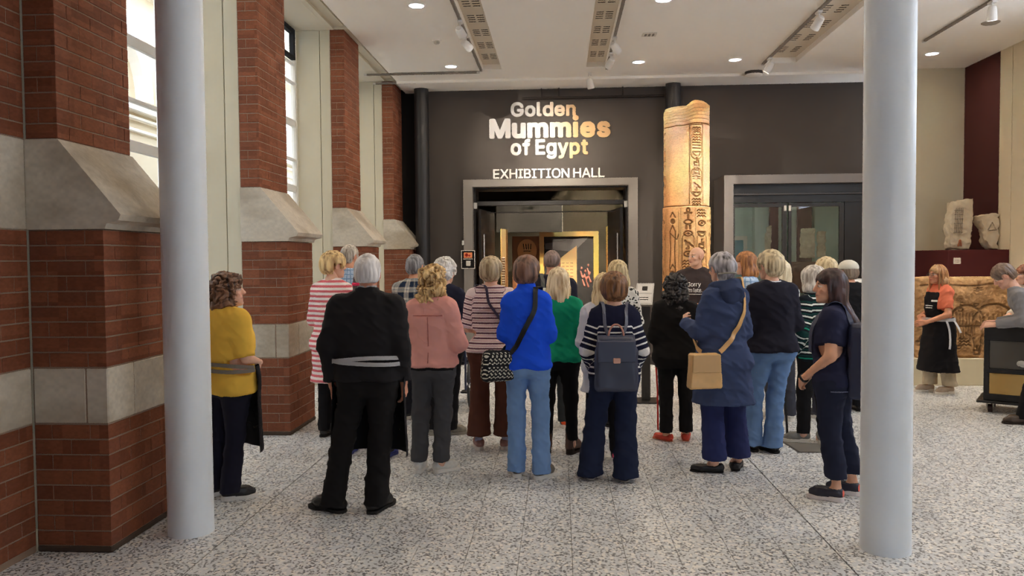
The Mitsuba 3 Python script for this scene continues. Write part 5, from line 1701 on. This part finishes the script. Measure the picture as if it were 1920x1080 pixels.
p = Person('woman in a white and maroon striped T-shirt and brown trousers', ((-.71, 6.66), (-.48, 6.68)), 1.66, -2, head=(-4, 0, 0), w=1.14, d=1.1, arms=('front', 'front'), skin=PALE, toes=(14, 10), sock=(150, 150, 178))
p.trousers('trousers', (84, 52, 43), cuff=.105, hem=.13, knee=1.2, thigh=1.05)
p.top('t_shirt', (226, 208, 208), hem=.855, sleeve=.98, o=.018, pattern=2, seed=16)
p.shoes('sneaker', (150, 108, 100), (218, 208, 200))
p.hair('short', (120, 100, 74), (200, 182, 150), vol=.024, seed=17, nape=-.095)
k = bag('small navy bag worn across the chest of the woman in the striped T-shirt', 'crossbody_bag', p, (.16, .24, .92), (.20, .08, .16), (44, 42, 60), strap=[(((150, 1.385), (165, 1.33), (185, 1.25), (215, 1.13), (245, 1.02), (275, .96), (300, .95)), .022, (52, 46, 66)), (((150, 1.385), (120, 1.37), (60, 1.30), (20, 1.15), (-25, 1.0)), .022, (52, 46, 66))])

p = Person('woman with short brown hair in a bright blue fleece and jeans', ((-.335, 5.84), (-.145, 5.78)), 1.66, -4, head=(-6, 0, 0), w=.96, shoulder=.90, arms=('crossed', 'crossed'), skin=PALE, toes=(12, 32), stance=(-.25, 5.81))
p.trousers('jeans', JEANS, cuff=.073, hem=.045, fold=.008)
p.top('fleece', (34, 82, 220), hem=.835, sleeve=1.96, o=.016, loose=.004, collar=.065, arm=1.0, puff=.002, seed=19, fold=.009)
p.shoes('sneaker', (100, 95, 88), (220, 216, 210))
p.hair('short', (62, 40, 32), (132, 98, 82), vol=.026, seed=20, nape=-.10)
k = bag('black and white patterned shoulder bag on the hip of the woman in blue', 'shoulder_bag', p, (-.205, -.125, .855), (.26, .12, .235), (40, 40, 42), pattern=7, rz=24, soft=.052,
        strap=[(((232, 1.375), (215, 1.30), (195, 1.20), (172, 1.09), (150, .985), (143, .95)), .036, (20, 20, 24)), (((232, 1.375), (270, 1.375), (320, 1.30), (0, 1.2 - .05), (50, 1.02), (90, .95), (130, .93)), .036, (20, 20, 24))])

p = Person('man with cropped hair wearing a pale grey backpack, in front of the open doorway', ((-.19, 7.62), (.04, 7.58)), 1.73, 0, head=(-6, 0, 0), man=True, arms=('front', 'front'), skin=TAN)
p.trousers('trousers', (52, 56, 60), cuff=.07)
p.top('jacket', (42, 42, 54), hem=.84, sleeve=1.9, o=.02, collar=.03, seed=21)
p.shoes('sneaker', (34, 34, 36), (214, 206, 198), accent=(228, 84, 34))
p.hair('buzz', (96, 78, 72), (146, 124, 116), vol=.006, seed=2, nape=-.04)
backpack('pale grey backpack on the man with cropped hair', p, (.30, .16, .44), 1.10, (208, 208, 196), (70, 72, 70), flap=False)

p = Person('woman with a blond bob in an emerald green top and black trousers', ((-.12, 6.58), (.095, 6.54)), 1.565, -1, head=(-2, 0, 0), w=1.06, arms=('front', 'front'), skin=PALE, toes=(14, 28))
p.trousers('trousers', (23, 22, 23), cuff=.048, hem=.125, knee=.92)
p.top('blouse', (26, 140, 106), hem=.838, sleeve=1.05, o=.014, puff=.012, seed=23)
p.shoes('boot', (84, 58, 48), (44, 34, 30))
p.hair('bob', (158, 124, 80), (242, 222, 184), length=.10, vol=.018, seed=24)

p = Person('woman with straight blond hair in a long white cardigan, behind the navy striped jumper', ((.27, 6.34), (.45, 6.31)), 1.52, -4, head=(8, 0, 0), arms=('front', 'front'), skin=PALE, toes=(22, 8))
p.trousers('trousers', (27, 26, 30), cuff=.055, hem=.09)
p.top('cardigan', (212, 214, 224), hem=.62, sleeve=1.9, o=.022, flare=.02, seed=25)
p.shoes('sneaker', (38, 36, 42), (226, 220, 216), accent=(232, 96, 136))
p.hair('bob', (166, 132, 86), (240, 220, 178), length=.07, vol=.018, seed=26)

p = Person('woman with a grey-blond bob in a black and white spotted blouse, near the door frame', ((.47, 7.62), (.66, 7.6)), 1.62, 4, head=(0, 0, 0), arms=('front', 'front'), skin=PALE)
p.trousers('trousers', (36, 36, 42), cuff=.06)
p.top('blouse', (226, 222, 214), hem=.80, sleeve=1.6, pattern=6, seed=27)
p.shoes('black', (30, 28, 30), (34, 32, 32))
p.hair('bob', (132, 108, 74), (214, 194, 150), length=.05, vol=.02, seed=28)

p = Person('woman with short brown hair in a navy jumper with white stripes', ((.215, 5.80), (.478, 5.75)), 1.53, 0, head=(2, 0, 0), w=1.08, d=1.12, shoulder=.90, arms=(((.235, -.04, 1.05), (.17, .13, .86), (-.6, .5, -.6), (-.6, -.8, 0)), ((.235, -.04, 1.05), (.17, .13, .86), (-.6, .5, -.6), (-.6, -.8, 0))), skin=PALE,
           toes=(16, 12), stance=(.40, 5.77))
p.trousers('trousers', (33, 40, 62), cuff=.098, hem=.035, knee=1.24, thigh=1.08, fold=.009)
p.top('jumper', (30, 32, 52), hem=.855, sleeve=1.88, o=.018, pattern=3, neckcut=.012, arm=1.0, seed=29)
p.shoes('flat', (40, 42, 54), (196, 190, 184))
p.hair('short', (58, 35, 22), (136, 94, 60), vol=.03, seed=30, nape=-.085)
backpack('small navy backpack with a tan handle on the woman in the striped jumper', p, (.31, .11, .40), .965, (50, 55, 74), (104, 106, 120), handle=(176, 124, 108))

p = Person('woman with curly black hair in a black jacket and red shoes', ((.95, 7.02), (1.13, 7.05)), 1.48, -4, head=(-8, 0, 0), w=1.12, arms=('front', 'front'), skin=(196, 140, 112), toes=(44, 6))
p.trousers('trousers', (27, 26, 28), cuff=.062, hem=.09)
p.top('jacket', (25, 24, 25), hem=.745, sleeve=1.95, o=.026, loose=.012, collar=.03, arm=1.12, seed=31)
j = p.joints['l']
out = np.array([-1.0, 0, 0])
pts = [j['hip'] * (1 - t) + j['knee'] * t + out * (.098 - .028 * t) for t in np.linspace(.1, 1, 8)] + [j['knee'] * (1 - t) + np.r_[j['ank'][:2], .1] * t + out * (.072 - .002 * t) for t in np.linspace(.1, 1, 8)]
p.add('side_stripe', ribbon(pts, [out + [0, -.6, 0]] * 16, .022, .004), 'cloth', C(176, 48, 44))
p.shoes('flat', (200, 62, 42), (186, 110, 84))
p.hair('bob', (12, 11, 12), (52, 48, 50), length=.10, vol=.034, curl=.028, seed=32)

p = Person('bald man in a dark T-shirt with white lettering, before the carved column', ((1.78, 9.62), (1.56, 9.60)), 1.78, 168, head=(-46, 0, 0), man=True, w=1.05, arms=('front', 'front'), skin=(236, 184, 152), brow=(150, 110, 84))
p.trousers('trousers', (48, 48, 54), cuff=.075)
p.top('t_shirt', (66, 57, 57), hem=.82, sleeve=.95, o=.016, neckcut=.0, seed=33)
p.shoes('black', (30, 30, 32), (34, 34, 34))
lv = PchipInterpolator(p.lv[:, 0], p.lv[:, 1:], axis=0)


def on_chest(m, x0, z0, wid):
    v = np.asarray(m.vertices)
    x, z = -(v[:, 0] - wid / 2) + x0, v[:, 2] + z0
    q = lv(z)
    r = np.clip(np.abs(x) / (q[:, 0] + .016), 0, .95)
    y = q[:, 2] + (q[:, 1] + .016) * (1 - r ** 2.4) ** (1 / 2.4) + .010 + (-v[:, 1])
    return tm(np.c_[x, y, z], m.faces)


for text, z, wid, hh in (('Sorry', 1.305, .16, .050), ("I'm late.", 1.235, .19, .050)):
    for ch, m in word(text, wid, hh, .003, .02):
        p.add('shirt_letter', on_chest(m, .02, z, wid), 'matte', C(236, 230, 226), False)
p.add('shirt_small_print', on_chest(cat([box(.0, .19, -.003, 0, 0, .010)]), .02, 1.205, .19), 'matte', C(206, 198, 194), False)

p = Person('woman with grey pinned-up hair in a long navy raincoat', ((1.165, 5.99), (1.36, 6.08)), 1.68, 22, head=(2, 0, 0), w=.98, d=1.05, shoulder=.86, arms=(((.22, .02, 1.06), (.19, .27, 1.12), (-.5, .7, .2), (-.5, -.6, 0)), 'front'), skin=PALE, toes=(58, 40), stance=(1.25, 6.03))
p.trousers('trousers', (44, 50, 90), cuff=.096, hem=.105, knee=1.25)
p.top('raincoat', (60, 72, 104), hem=.525, sleeve=1.92, o=.024, loose=.008, flare=.03, arm=1.06, fold=.012, seed=35)
F = Field((-.2, -.3, 1.1), (.2, .2, 1.6), .0115)
nk = p.neck
for a in np.linspace(-2.6, 2.6, 15):
    q = nk + np.array([math.sin(a) * .098, -math.cos(a) * .085 - .005, -.012 + .014 * math.cos(a)])
    F.cone(q, q + [0, .0, .02], .030, .026, .03)
F.ell(nk + [0, -.105, -.06], (.10, .045, .09), .03)
p.finish('hood', F.mesh(), (54, 64, 92), fold=.012, seed=36)
p.add('hood_lining', tube([nk + np.array([math.sin(a) * .085, -math.cos(a) * .075, .022 + .012 * math.cos(a)]) for a in np.linspace(-2.2, 2.2, 14)], .014), 'cloth', C(178, 180, 190))
p.shoes('flat', (27, 26, 28), (24, 23, 24), scale=1.05)
p.hair('updo', (44, 40, 44), (196, 192, 198), vol=.018, seed=37, nape=-.10, streak=45)
p.add('hair_clip', p.at_head(tube(spline([(-.08, -.075, -.035), (0, -.145, -.025), (.08, -.075, -.035)], 12), .007)), 'satin', C(150, 146, 140))
bag('tan flap bag hanging at the hip of the woman in the raincoat', 'shoulder_bag', p, (-.25, -.145, .795), (.25, .10, .26), (216, 174, 118), flap=.13, rz=-14, soft=.018,
    strap=[(((238, 1.365), (222, 1.30), (205, 1.20), (180, 1.06), (150, .96), (140, .93)), .036, (212, 168, 110)), (((238, 1.365), (280, 1.36), (330, 1.25), (20, 1.1), (60, .98), (100, .92)), .036, (212, 168, 110))])

p = Person('woman with ginger brown hair facing left, in a pale blue checked top', ((1.96, 8.36), (2.06, 8.56)), 1.70, 74, head=(6, 0, 0), arms=('front', 'front'), skin=PALE)
p.trousers('trousers', (204, 192, 164), cuff=.07)
p.top('blouse', (190, 210, 232), hem=.80, sleeve=1.6, pattern=8, seed=39)
p.shoes('sneaker', (220, 216, 208), (226, 222, 216))
p.hair('bob', (112, 66, 36), (192, 132, 82), length=.055, vol=.02, seed=40)

p = Person('person with short blond hair in a navy jumper and jeans, behind the raincoat', ((1.62, 6.68), (1.78, 6.63)), 1.69, 12, head=(20, 0, 0), w=1.10, d=1.1, belly=.02, arms=('front', 'front'), skin=PALE, toes=(20, -14), stance=(1.78, 6.66), shoulder=1.0)
p.trousers('jeans', (98, 128, 172), cuff=.078, hem=.05, thigh=1.05, fold=.009)
p.top('jumper', (33, 33, 44), hem=.845, sleeve=1.95, o=.022, loose=.006, arm=1.1, seed=41)
p.top('shirt_collar', (206, 208, 218), hem=1.36, sleeve=0, o=.008, fold=0, collar=.02, seed=3)
p.shoes('black', (24, 24, 26), (34, 33, 33))
p.hair('short', (126, 106, 78), (228, 210, 172), vol=.028, seed=42, nape=-.09)

p = Person('woman with long white-blond hair in a white top, just behind the navy jumper', ((2.12, 7.94), (2.30, 7.92)), 1.61, 20, head=(14, 0, 0), arms=('front', 'front'), skin=PALE)
p.trousers('trousers', (60, 62, 72), cuff=.06)
p.top('blouse', (222, 224, 226), hem=.80, sleeve=1.6, seed=43)
p.shoes('sneaker', (210, 206, 200), (222, 218, 212))
p.hair('long', (190, 168, 126), (240, 228, 200), length=.14, vol=.02, seed=44)

p = Person('woman with a grey bob in a dark striped jumper, holding a walking stick', ((2.14, 7.0), (2.31, 6.97)), 1.555, 26, head=(0, -4, 0), w=1.08, d=1.05, arms=('cane', 'front'), skin=PALE, toes=(52, 40), stance=(2.26, 6.98), curl=(.9, .25), lean=.04)
p.trousers('trousers', (26, 25, 27), cuff=.055, hem=.09)
p.top('jumper', (30, 40, 44), hem=.80, sleeve=1.85, o=.022, pattern=4, seed=45)
p.shoes('sneaker', (126, 124, 118), (214, 208, 196))
p.hair('bob', (140, 130, 122), (228, 222, 214), length=.015, vol=.026, seed=46)
j = p.joints['l']
hp = p.pt(j['wr'] + j['hd'] * .085 + j['pn'] * .03)
k = thing('walking_stick', 'black walking stick held by the woman in the striped jumper', 'walking stick')
fp = np.array([2.03, 7.02, 0.0])
add(k + '__shaft', tube([fp + [0, 0, .03], hp], [.0105, .0105], 12), 'satin', C(26, 25, 26), True)
add(k + '__handle', tube(spline([hp + [.05, .02, .0], hp + [.0, .0, .016], hp + [-.06, -.02, .004], hp + [-.085, -.03, -.012]], 12), .0135, 12), 'satin', C(60, 36, 30), True)
add(k + '__tip', lathe([(.018, 0), (.017, .01), (.013, .045), (0, .045)], 16, fp[0], fp[1]), 'satin', C(22, 22, 22), 30)

p = Person('woman with a blond bob just behind the grey bob, in a mint green top', ((2.62, 8.06), (2.80, 8.04)), 1.63, 24, head=(6, 0, 0), arms=('front', 'front'), skin=PALE)
p.trousers('trousers', (54, 54, 64), cuff=.06)
p.top('blouse', (168, 192, 176), hem=.80, sleeve=1.6, seed=47)
p.shoes('sneaker', (60, 60, 66), (206, 202, 196))
p.hair('bob', (150, 122, 82), (226, 208, 168), length=.05, vol=.024, seed=48)

p = Person('person in a white cap and black jacket, behind the dark-haired woman', ((2.98, 8.48), (3.18, 8.46)), 1.60, 10, head=(20, 0, 0), w=1.1, arms=('front', 'front'), skin=TAN)
p.trousers('trousers', (28, 28, 32), cuff=.07)
p.top('jacket', (26, 26, 29), hem=.80, sleeve=1.95, o=.024, loose=.01, collar=.02, seed=49)
p.shoes('black', (26, 26, 28), (32, 32, 32))
p.hair('short', (90, 76, 66), (150, 132, 118), vol=.010, seed=50)
F = Field((-.13, -.16, .0), (.13, .24, .16), .0065)
F.ell((0, -.012, .05), (.093, .112, .085), .02)
F.cut(lambda x, y, z: (.035 - z) + 0 * x + 0 * y)
F.ell((0, .105, .040), (.075, .075, .009), .012)
m = F.mesh()
p.add('cap', p.at_head(m), 'cloth', C(214, 210, 198))

p = Person('woman with long dark hair in navy T-shirt and cropped jeans, beside the right column', ((1.83, 5.31), (1.99, 5.45)), 1.56, 60, head=(28, 0, 0), w=1.10, d=1.05, arms=('low', 'low'), skin=(218, 164, 134), brow=(44, 32, 28), toes=(0, 8), stance=(1.86, 5.40))
p.trousers('jeans', (34, 38, 55), cuff=.074, hem=.165, thigh=1.06, knee=1.1, fold=.008)
p.top('t_shirt', (38, 40, 62), hem=.83, sleeve=.66, o=.014, seed=51)
hx = [p.surface(a, .80 * p.S, .028) for a in np.linspace(95, 150, 10)]
p.add('pocket_stitching', ribbon([q for q, _ in hx], [n for _, n in hx], .006, .002), 'cloth', C(96, 100, 122))
p.shoes('sneaker', (36, 36, 50), (206, 200, 200), accent=(226, 104, 88))
p.hair('long', (22, 15, 17), (74, 50, 50), length=.21, vol=.014, seed=52, streak=40)
j = p.joints['l']
wr = j['wr'] - (j['wr'] - j['el']) / np.linalg.norm(j['wr'] - j['el']) * .012
dr_ = (j['wr'] - j['el']) / np.linalg.norm(j['wr'] - j['el'])
p.add('wrist_band', tube([wr - dr_ * .008, wr + dr_ * .008], .033, 20), 'satin', C(30, 26, 30))
backpack('navy backpack on the woman with long dark hair', p, (.32, .15, .50), 1.01, (36, 41, 62), (60, 64, 84), flap=False)

p = Person('woman with long fair locs and glasses in orange T-shirt and black apron', ((4.62, 9.50), (4.46, 9.66)), 1.535, 100, head=(6, 2, 0), w=1.06, arms=(((.225, .03, 1.03), (.14, .27, .93), (-.5, .8, -.2), (-.3, -1, 0)), 'front'), skin=(198, 136, 104), brow=(60, 40, 30), toes=(0, 6))
p.trousers('trousers', (194, 178, 152), cuff=.085, hem=.10, knee=1.2)
p.top('t_shirt', (212, 116, 88), hem=.84, sleeve=.72, o=.014, seed=53)
p.skirt('apron_skirt', (23, 22, 25), top=.985, hem=.29, flare=.10, o=.035, seed=54)
p.top('apron_bib', (23, 22, 25), hem=.90, sleeve=0, o=.024, seed=55, open_=lambda x, y, z: np.maximum(np.abs(x) - .115 - np.maximum(0, 1.02 - z) * .5, np.maximum(-y, z - 1.215)) + 0 * x)
for dz in (0, .03):
    pts, nn = zip(*[p.surface(a, (.955 + dz * .4) * p.S, .045) for a in np.linspace(-180, 180, 50)])
    p.add('apron_tape', ribbon(pts, nn, .028, .003), 'cloth', C(198, 198, 202))
q0, n0 = p.surface(78, .95 * p.S, .05)
p.add('tape_end', ribbon(spline([q0, q0 + [-.02, -.03, -.15], q0 + [-.045, -.01, -.33]], 10), [[-1, 0, .2]] * 10, .026, .003), 'cloth', C(206, 206, 208))
q0, n0 = p.surface(105, .95 * p.S, .05)
p.add('tape_end', ribbon(spline([q0, q0 + [-.03, -.03, -.07], q0 + [-.05, -.05, -.14]], 8), [[-1, 0, .3]] * 8, .026, .003), 'cloth', C(206, 206, 208))
q0, n0 = p.surface(40, 1.20 * p.S, .034)
p.add('name_badge', move(cbox(-.035, .035, 0, .006, -.012, .012, .002), q0, rz=40), 'matte', C(232, 228, 222), False)
q0, n0 = p.surface(14, 1.13 * p.S, .036)
p.add('apron_print', cat(move(cbox(-.05, .05, 0, .003, 0, .012, .001), q0, rz=14), move(cbox(-.045, .05, 0, .003, -.026, -.014, .001), q0, rz=14)), 'matte', C(222, 222, 224), False)
p.shoes('sneaker', (176, 156, 138), (226, 220, 210))
p.hair('long', (104, 72, 46), (186, 146, 104), length=.02, vol=.012, seed=56)
rg = np.random.default_rng(5)
for i in range(46):
    a = rg.uniform(.95, 2 * PI - .95)
    x0, y0 = .080 * math.sin(a), .098 * math.cos(a) - .015
    ln = rg.uniform(.18, .27)
    pts = spline([(x0 * .35, y0 * .4 - .005, .128), (x0 * 1.08, y0 * 1.05, .055), (x0 * 1.22, y0 * 1.18 - .006, -.05), (x0 * 1.25 + rg.uniform(-.015, .015), y0 * 1.15 - .02, -.05 - ln)], 10)
    t = rg.uniform(0, 1)
    p.add('loc', p.at_head(tube(pts, np.linspace(.0085, .0065, 10), 7)), 'hair_fibre', C(134, 86, 50) * (1 - t) + C(216, 168, 118) * t)
p.glasses()

p = Person('man in grey top bending over the black cart at the right edge', ((4.50, 7.80), (4.92, 7.66)), 1.56, 60, head=(14, -38, 0), man=True, w=1.05, arms=('reach', 'reach'), skin=(214, 164, 140), toes=(20, 5), stance=(4.68, 7.76), lean=.56)
p.trousers('trousers', (23, 22, 24), cuff=.082)
p.top('jumper', (126, 124, 126), hem=.84, sleeve=1.9, o=.018, seed=57)
p.shoes('black', (70, 58, 50), (44, 38, 34))
p.hair('short', (84, 66, 56), (130, 108, 94), vol=.012, seed=58)

p = Person('woman with auburn hair and glasses in a cream top at the right edge', ((5.52, 9.42), (5.52, 9.62)), 1.53, 92, head=(-10, 0, 0), arms=('front', 'front'), skin=PALE)
p.trousers('trousers', (60, 58, 64), cuff=.07)
p.top('blouse', (214, 206, 192), hem=.82, sleeve=1.6, seed=59)
p.shoes('sneaker', (90, 84, 80), (210, 204, 198))
p.hair('bob', (70, 40, 28), (132, 84, 60), length=.03, vol=.016, seed=60)
p.glasses()

# ---------------------------------------------------------------- wheelchair, cart
k = thing('wheelchair', 'wheelchair with white rimmed wheels standing behind the woman in the pink jacket', 'wheelchair')
WC = np.array([-1.19, 8.5, 0.0])
for s in (-1, 1):
    x = WC[0] + s * .20
    a = np.linspace(0, 2 * PI, 41)
    y, z = WC[1] + .28 * np.cos(a), .30 + .28 * np.sin(a)
    w = add(k + '__wheel', cat(tube(np.c_[a * 0 + x, y, z], .017, 8)), 'satin', C(56, 56, 58), True)
    add(w + '__hand_rim', tube(np.c_[a * 0 + x + s * .035, WC[1] + .25 * np.cos(a), .30 + .25 * np.sin(a)], .011, 8), 'satin', C(216, 216, 214), True)
    add(w + '__rim', tube(np.c_[a * 0 + x, WC[1] + .262 * np.cos(a), .30 + .262 * np.sin(a)], .010, 8), 'satin', C(214, 214, 214), True)
    for i in range(16):
        b = i * PI / 8
        add(w + '__spoke', tube([(x + s * .012, WC[1] + .02 * math.cos(b + .4), .30 + .02 * math.sin(b + .4)), (x, WC[1] + .258 * math.cos(b), .30 + .258 * math.sin(b))], .0028, 5), 'satin', C(206, 206, 206))
    add(w + '__hub', cyl(.026, (x - .03, WC[1], .30), (x + .03, WC[1], .30), 20), 'satin', C(70, 76, 110), 30)
    fr = [tube(spline([(x - s * .05, WC[1] - .18, .93), (x - s * .05, WC[1] - .12, .9), (x - s * .05, WC[1] - .10, .5), (x - s * .05, WC[1] - .10, .22)], 10), .012), tube([(x - s * .05, WC[1] - .10, .50), (x - s * .05, WC[1] + .36, .50), (x - s * .05, WC[1] + .42, .14)], .012),
          tube([(x - s * .05, WC[1] - .10, .22), (x - s * .05, WC[1] + .36, .24)], .011), tube([(x - s * .05, WC[1] - .10, .70), (x - s * .05, WC[1] + .22, .70), (x - s * .05, WC[1] + .24, .5)], .011)]
    add(k + '__side_frame', cat(fr), 'satin', C(60, 66, 92), True)
    add(k + '__caster', cat(tube(np.c_[a * 0 + x - s * .05, WC[1] + .30 + .072 * np.cos(a), .088 + .072 * np.sin(a)], .015, 8), cyl(.02, (x - s * .05 - .02, WC[1] + .30, .088), (x - s * .05 + .02, WC[1] + .30, .088), 12)), 'satin', C(40, 40, 42), 40)
    add(k + '__footplate', cbox(x - s * .06, x - s * .17, WC[1] + .36, WC[1] + .5, .10, .12, .006), 'satin', C(36, 36, 38))
    add(k + '__grip', cyl(.017, (x - s * .05, WC[1] - .27, .935), (x - s * .05, WC[1] - .16, .93), 12), 'satin', C(26, 26, 28), 30)
add(k + '__seat', cbox(WC[0] - .14, WC[0] + .14, WC[1] - .09, WC[1] + .34, .49, .53, .015), 'cloth', C(34, 36, 46))
add(k + '__back', cbox(WC[0] - .14, WC[0] + .14, WC[1] - .12, WC[1] - .09, .54, .90, .01), 'cloth', C(34, 36, 46))

k = thing('service_cart', 'black wheeled cart with a grey window and tan panel, at the right edge', 'cart')
CA, CAZ = (4.45, 8.40), -33


def cart(m):
    return move(m, (CA[0], CA[1], 0), rz=CAZ)


add(k + '__frame', cart(cat(cbox(0, .05, 0, .05, .13, .90), cbox(.62, .67, 0, .05, .13, .90), cbox(0, .05, .4, .45, .13, .90), cbox(.62, .67, .4, .45, .13, .90), cbox(0, .67, 0, .45, .13, .20), cbox(0, .67, -.005, .05, .42, .47), cbox(0, .67, -.005, .05, .76, .90))), 'satin', C(26, 25, 26))
add(k + '__base_plate', cart(cbox(-.06, .73, -.05, .5, .105, .13, .006)), 'satin', C(24, 24, 25))
add(k + '__top', cart(cbox(-.03, .70, -.03, .48, .90, .935, .008)), 'satin', C(28, 27, 28))
add(k + '__tan_panel', cart(cbox(.05, .62, .006, .02, .20, .42, .003)), 'matte', C(196, 160, 100))
add(k + '__side_panel', cart(cat(cbox(.006, .02, .05, .4, .2, .88, .003), cbox(.05, .62, .43, .445, .2, .88, .003))), 'matte', C(40, 38, 38))
add(k + '__window', cart(cbox(.05, .62, .012, .018, .47, .76, .002)), 'satin', C(88, 84, 78))
for i, (x, y) in enumerate(((.06, .05), (.61, .05), (.06, .4), (.61, .4))):
    w = add(k + '__caster', cart(cat(cbox(x - .012 - .022, x - .022, y - .03, y + .03, .05, .11, .004), cbox(x + .022, x + .034, y - .03, y + .03, .05, .11, .004))), 'satin', C(180, 176, 170))
    add(w + '__tyre', cart(cyl(.042, (x - .02, y, .042), (x + .02, y, .042), 24)), 'satin', C(44, 26, 26), 30)
t = thing('towel', 'crumpled white towel hanging over the side of the black cart', 'towel')
F = Field((.3, -.12, .30), (.75, .12, 1.05), .011)
F.cone((.40, -.02, .95), (.66, -.02, .95), .03, .035, .02)
F.cone((.60, -.055, .93), (.63, -.055, .46), .045, .022, .03)
F.cone((.54, -.055, .72), (.60, -.05, .50), .03, .035, .03)
F.cone((.30, -.04, .54), (.55, -.045, .52), .03, .035, .03)
m = F.mesh()
v = np.asarray(m.vertices)
m = tm(v + vnormals(m) * ((meshkit.fbm(v * 26, 3, 4) - .5) * .03)[:, None], m.faces)
add(t + '__cloth', cart(m), 'cloth', C(204, 200, 194), True)
t = thing('paper_tray', 'white tray with papers lying on top of the black cart', 'tray')
add(t + '__tray', cart(cat(cbox(.12, .40, .05, .38, .936, .95, .004), cbox(.12, .40, .05, .065, .95, .985, .003), cbox(.12, .135, .05, .38, .95, .985, .003), cbox(.385, .40, .05, .38, .95, .985, .003), cbox(.12, .40, .365, .38, .95, .985, .003))), 'satin', C(204, 202, 198))
add(t + '__paper', cart(cbox(.145, .38, .07, .36, .951, .975, .002)), 'matte', C(226, 222, 216))
t = thing('spray_bottle', 'pale green spray bottle standing on the black cart', 'bottle')
bb = cart(lathe([(.0, .936), (.036, .936), (.038, .95), (.036, 1.03), (.016, 1.075), (.014, 1.10), (0, 1.10)], 24, .30 + .14, .15))
add(t + '__bottle', bb, 'satin', C(150, 196, 170), 40)
add(t + '__trigger', cart(cat(cbox(.40, .475, .138, .162, 1.10, 1.135, .006), cbox(.405, .417, .144, .156, 1.05, 1.10, .004))), 'satin', C(214, 226, 216))
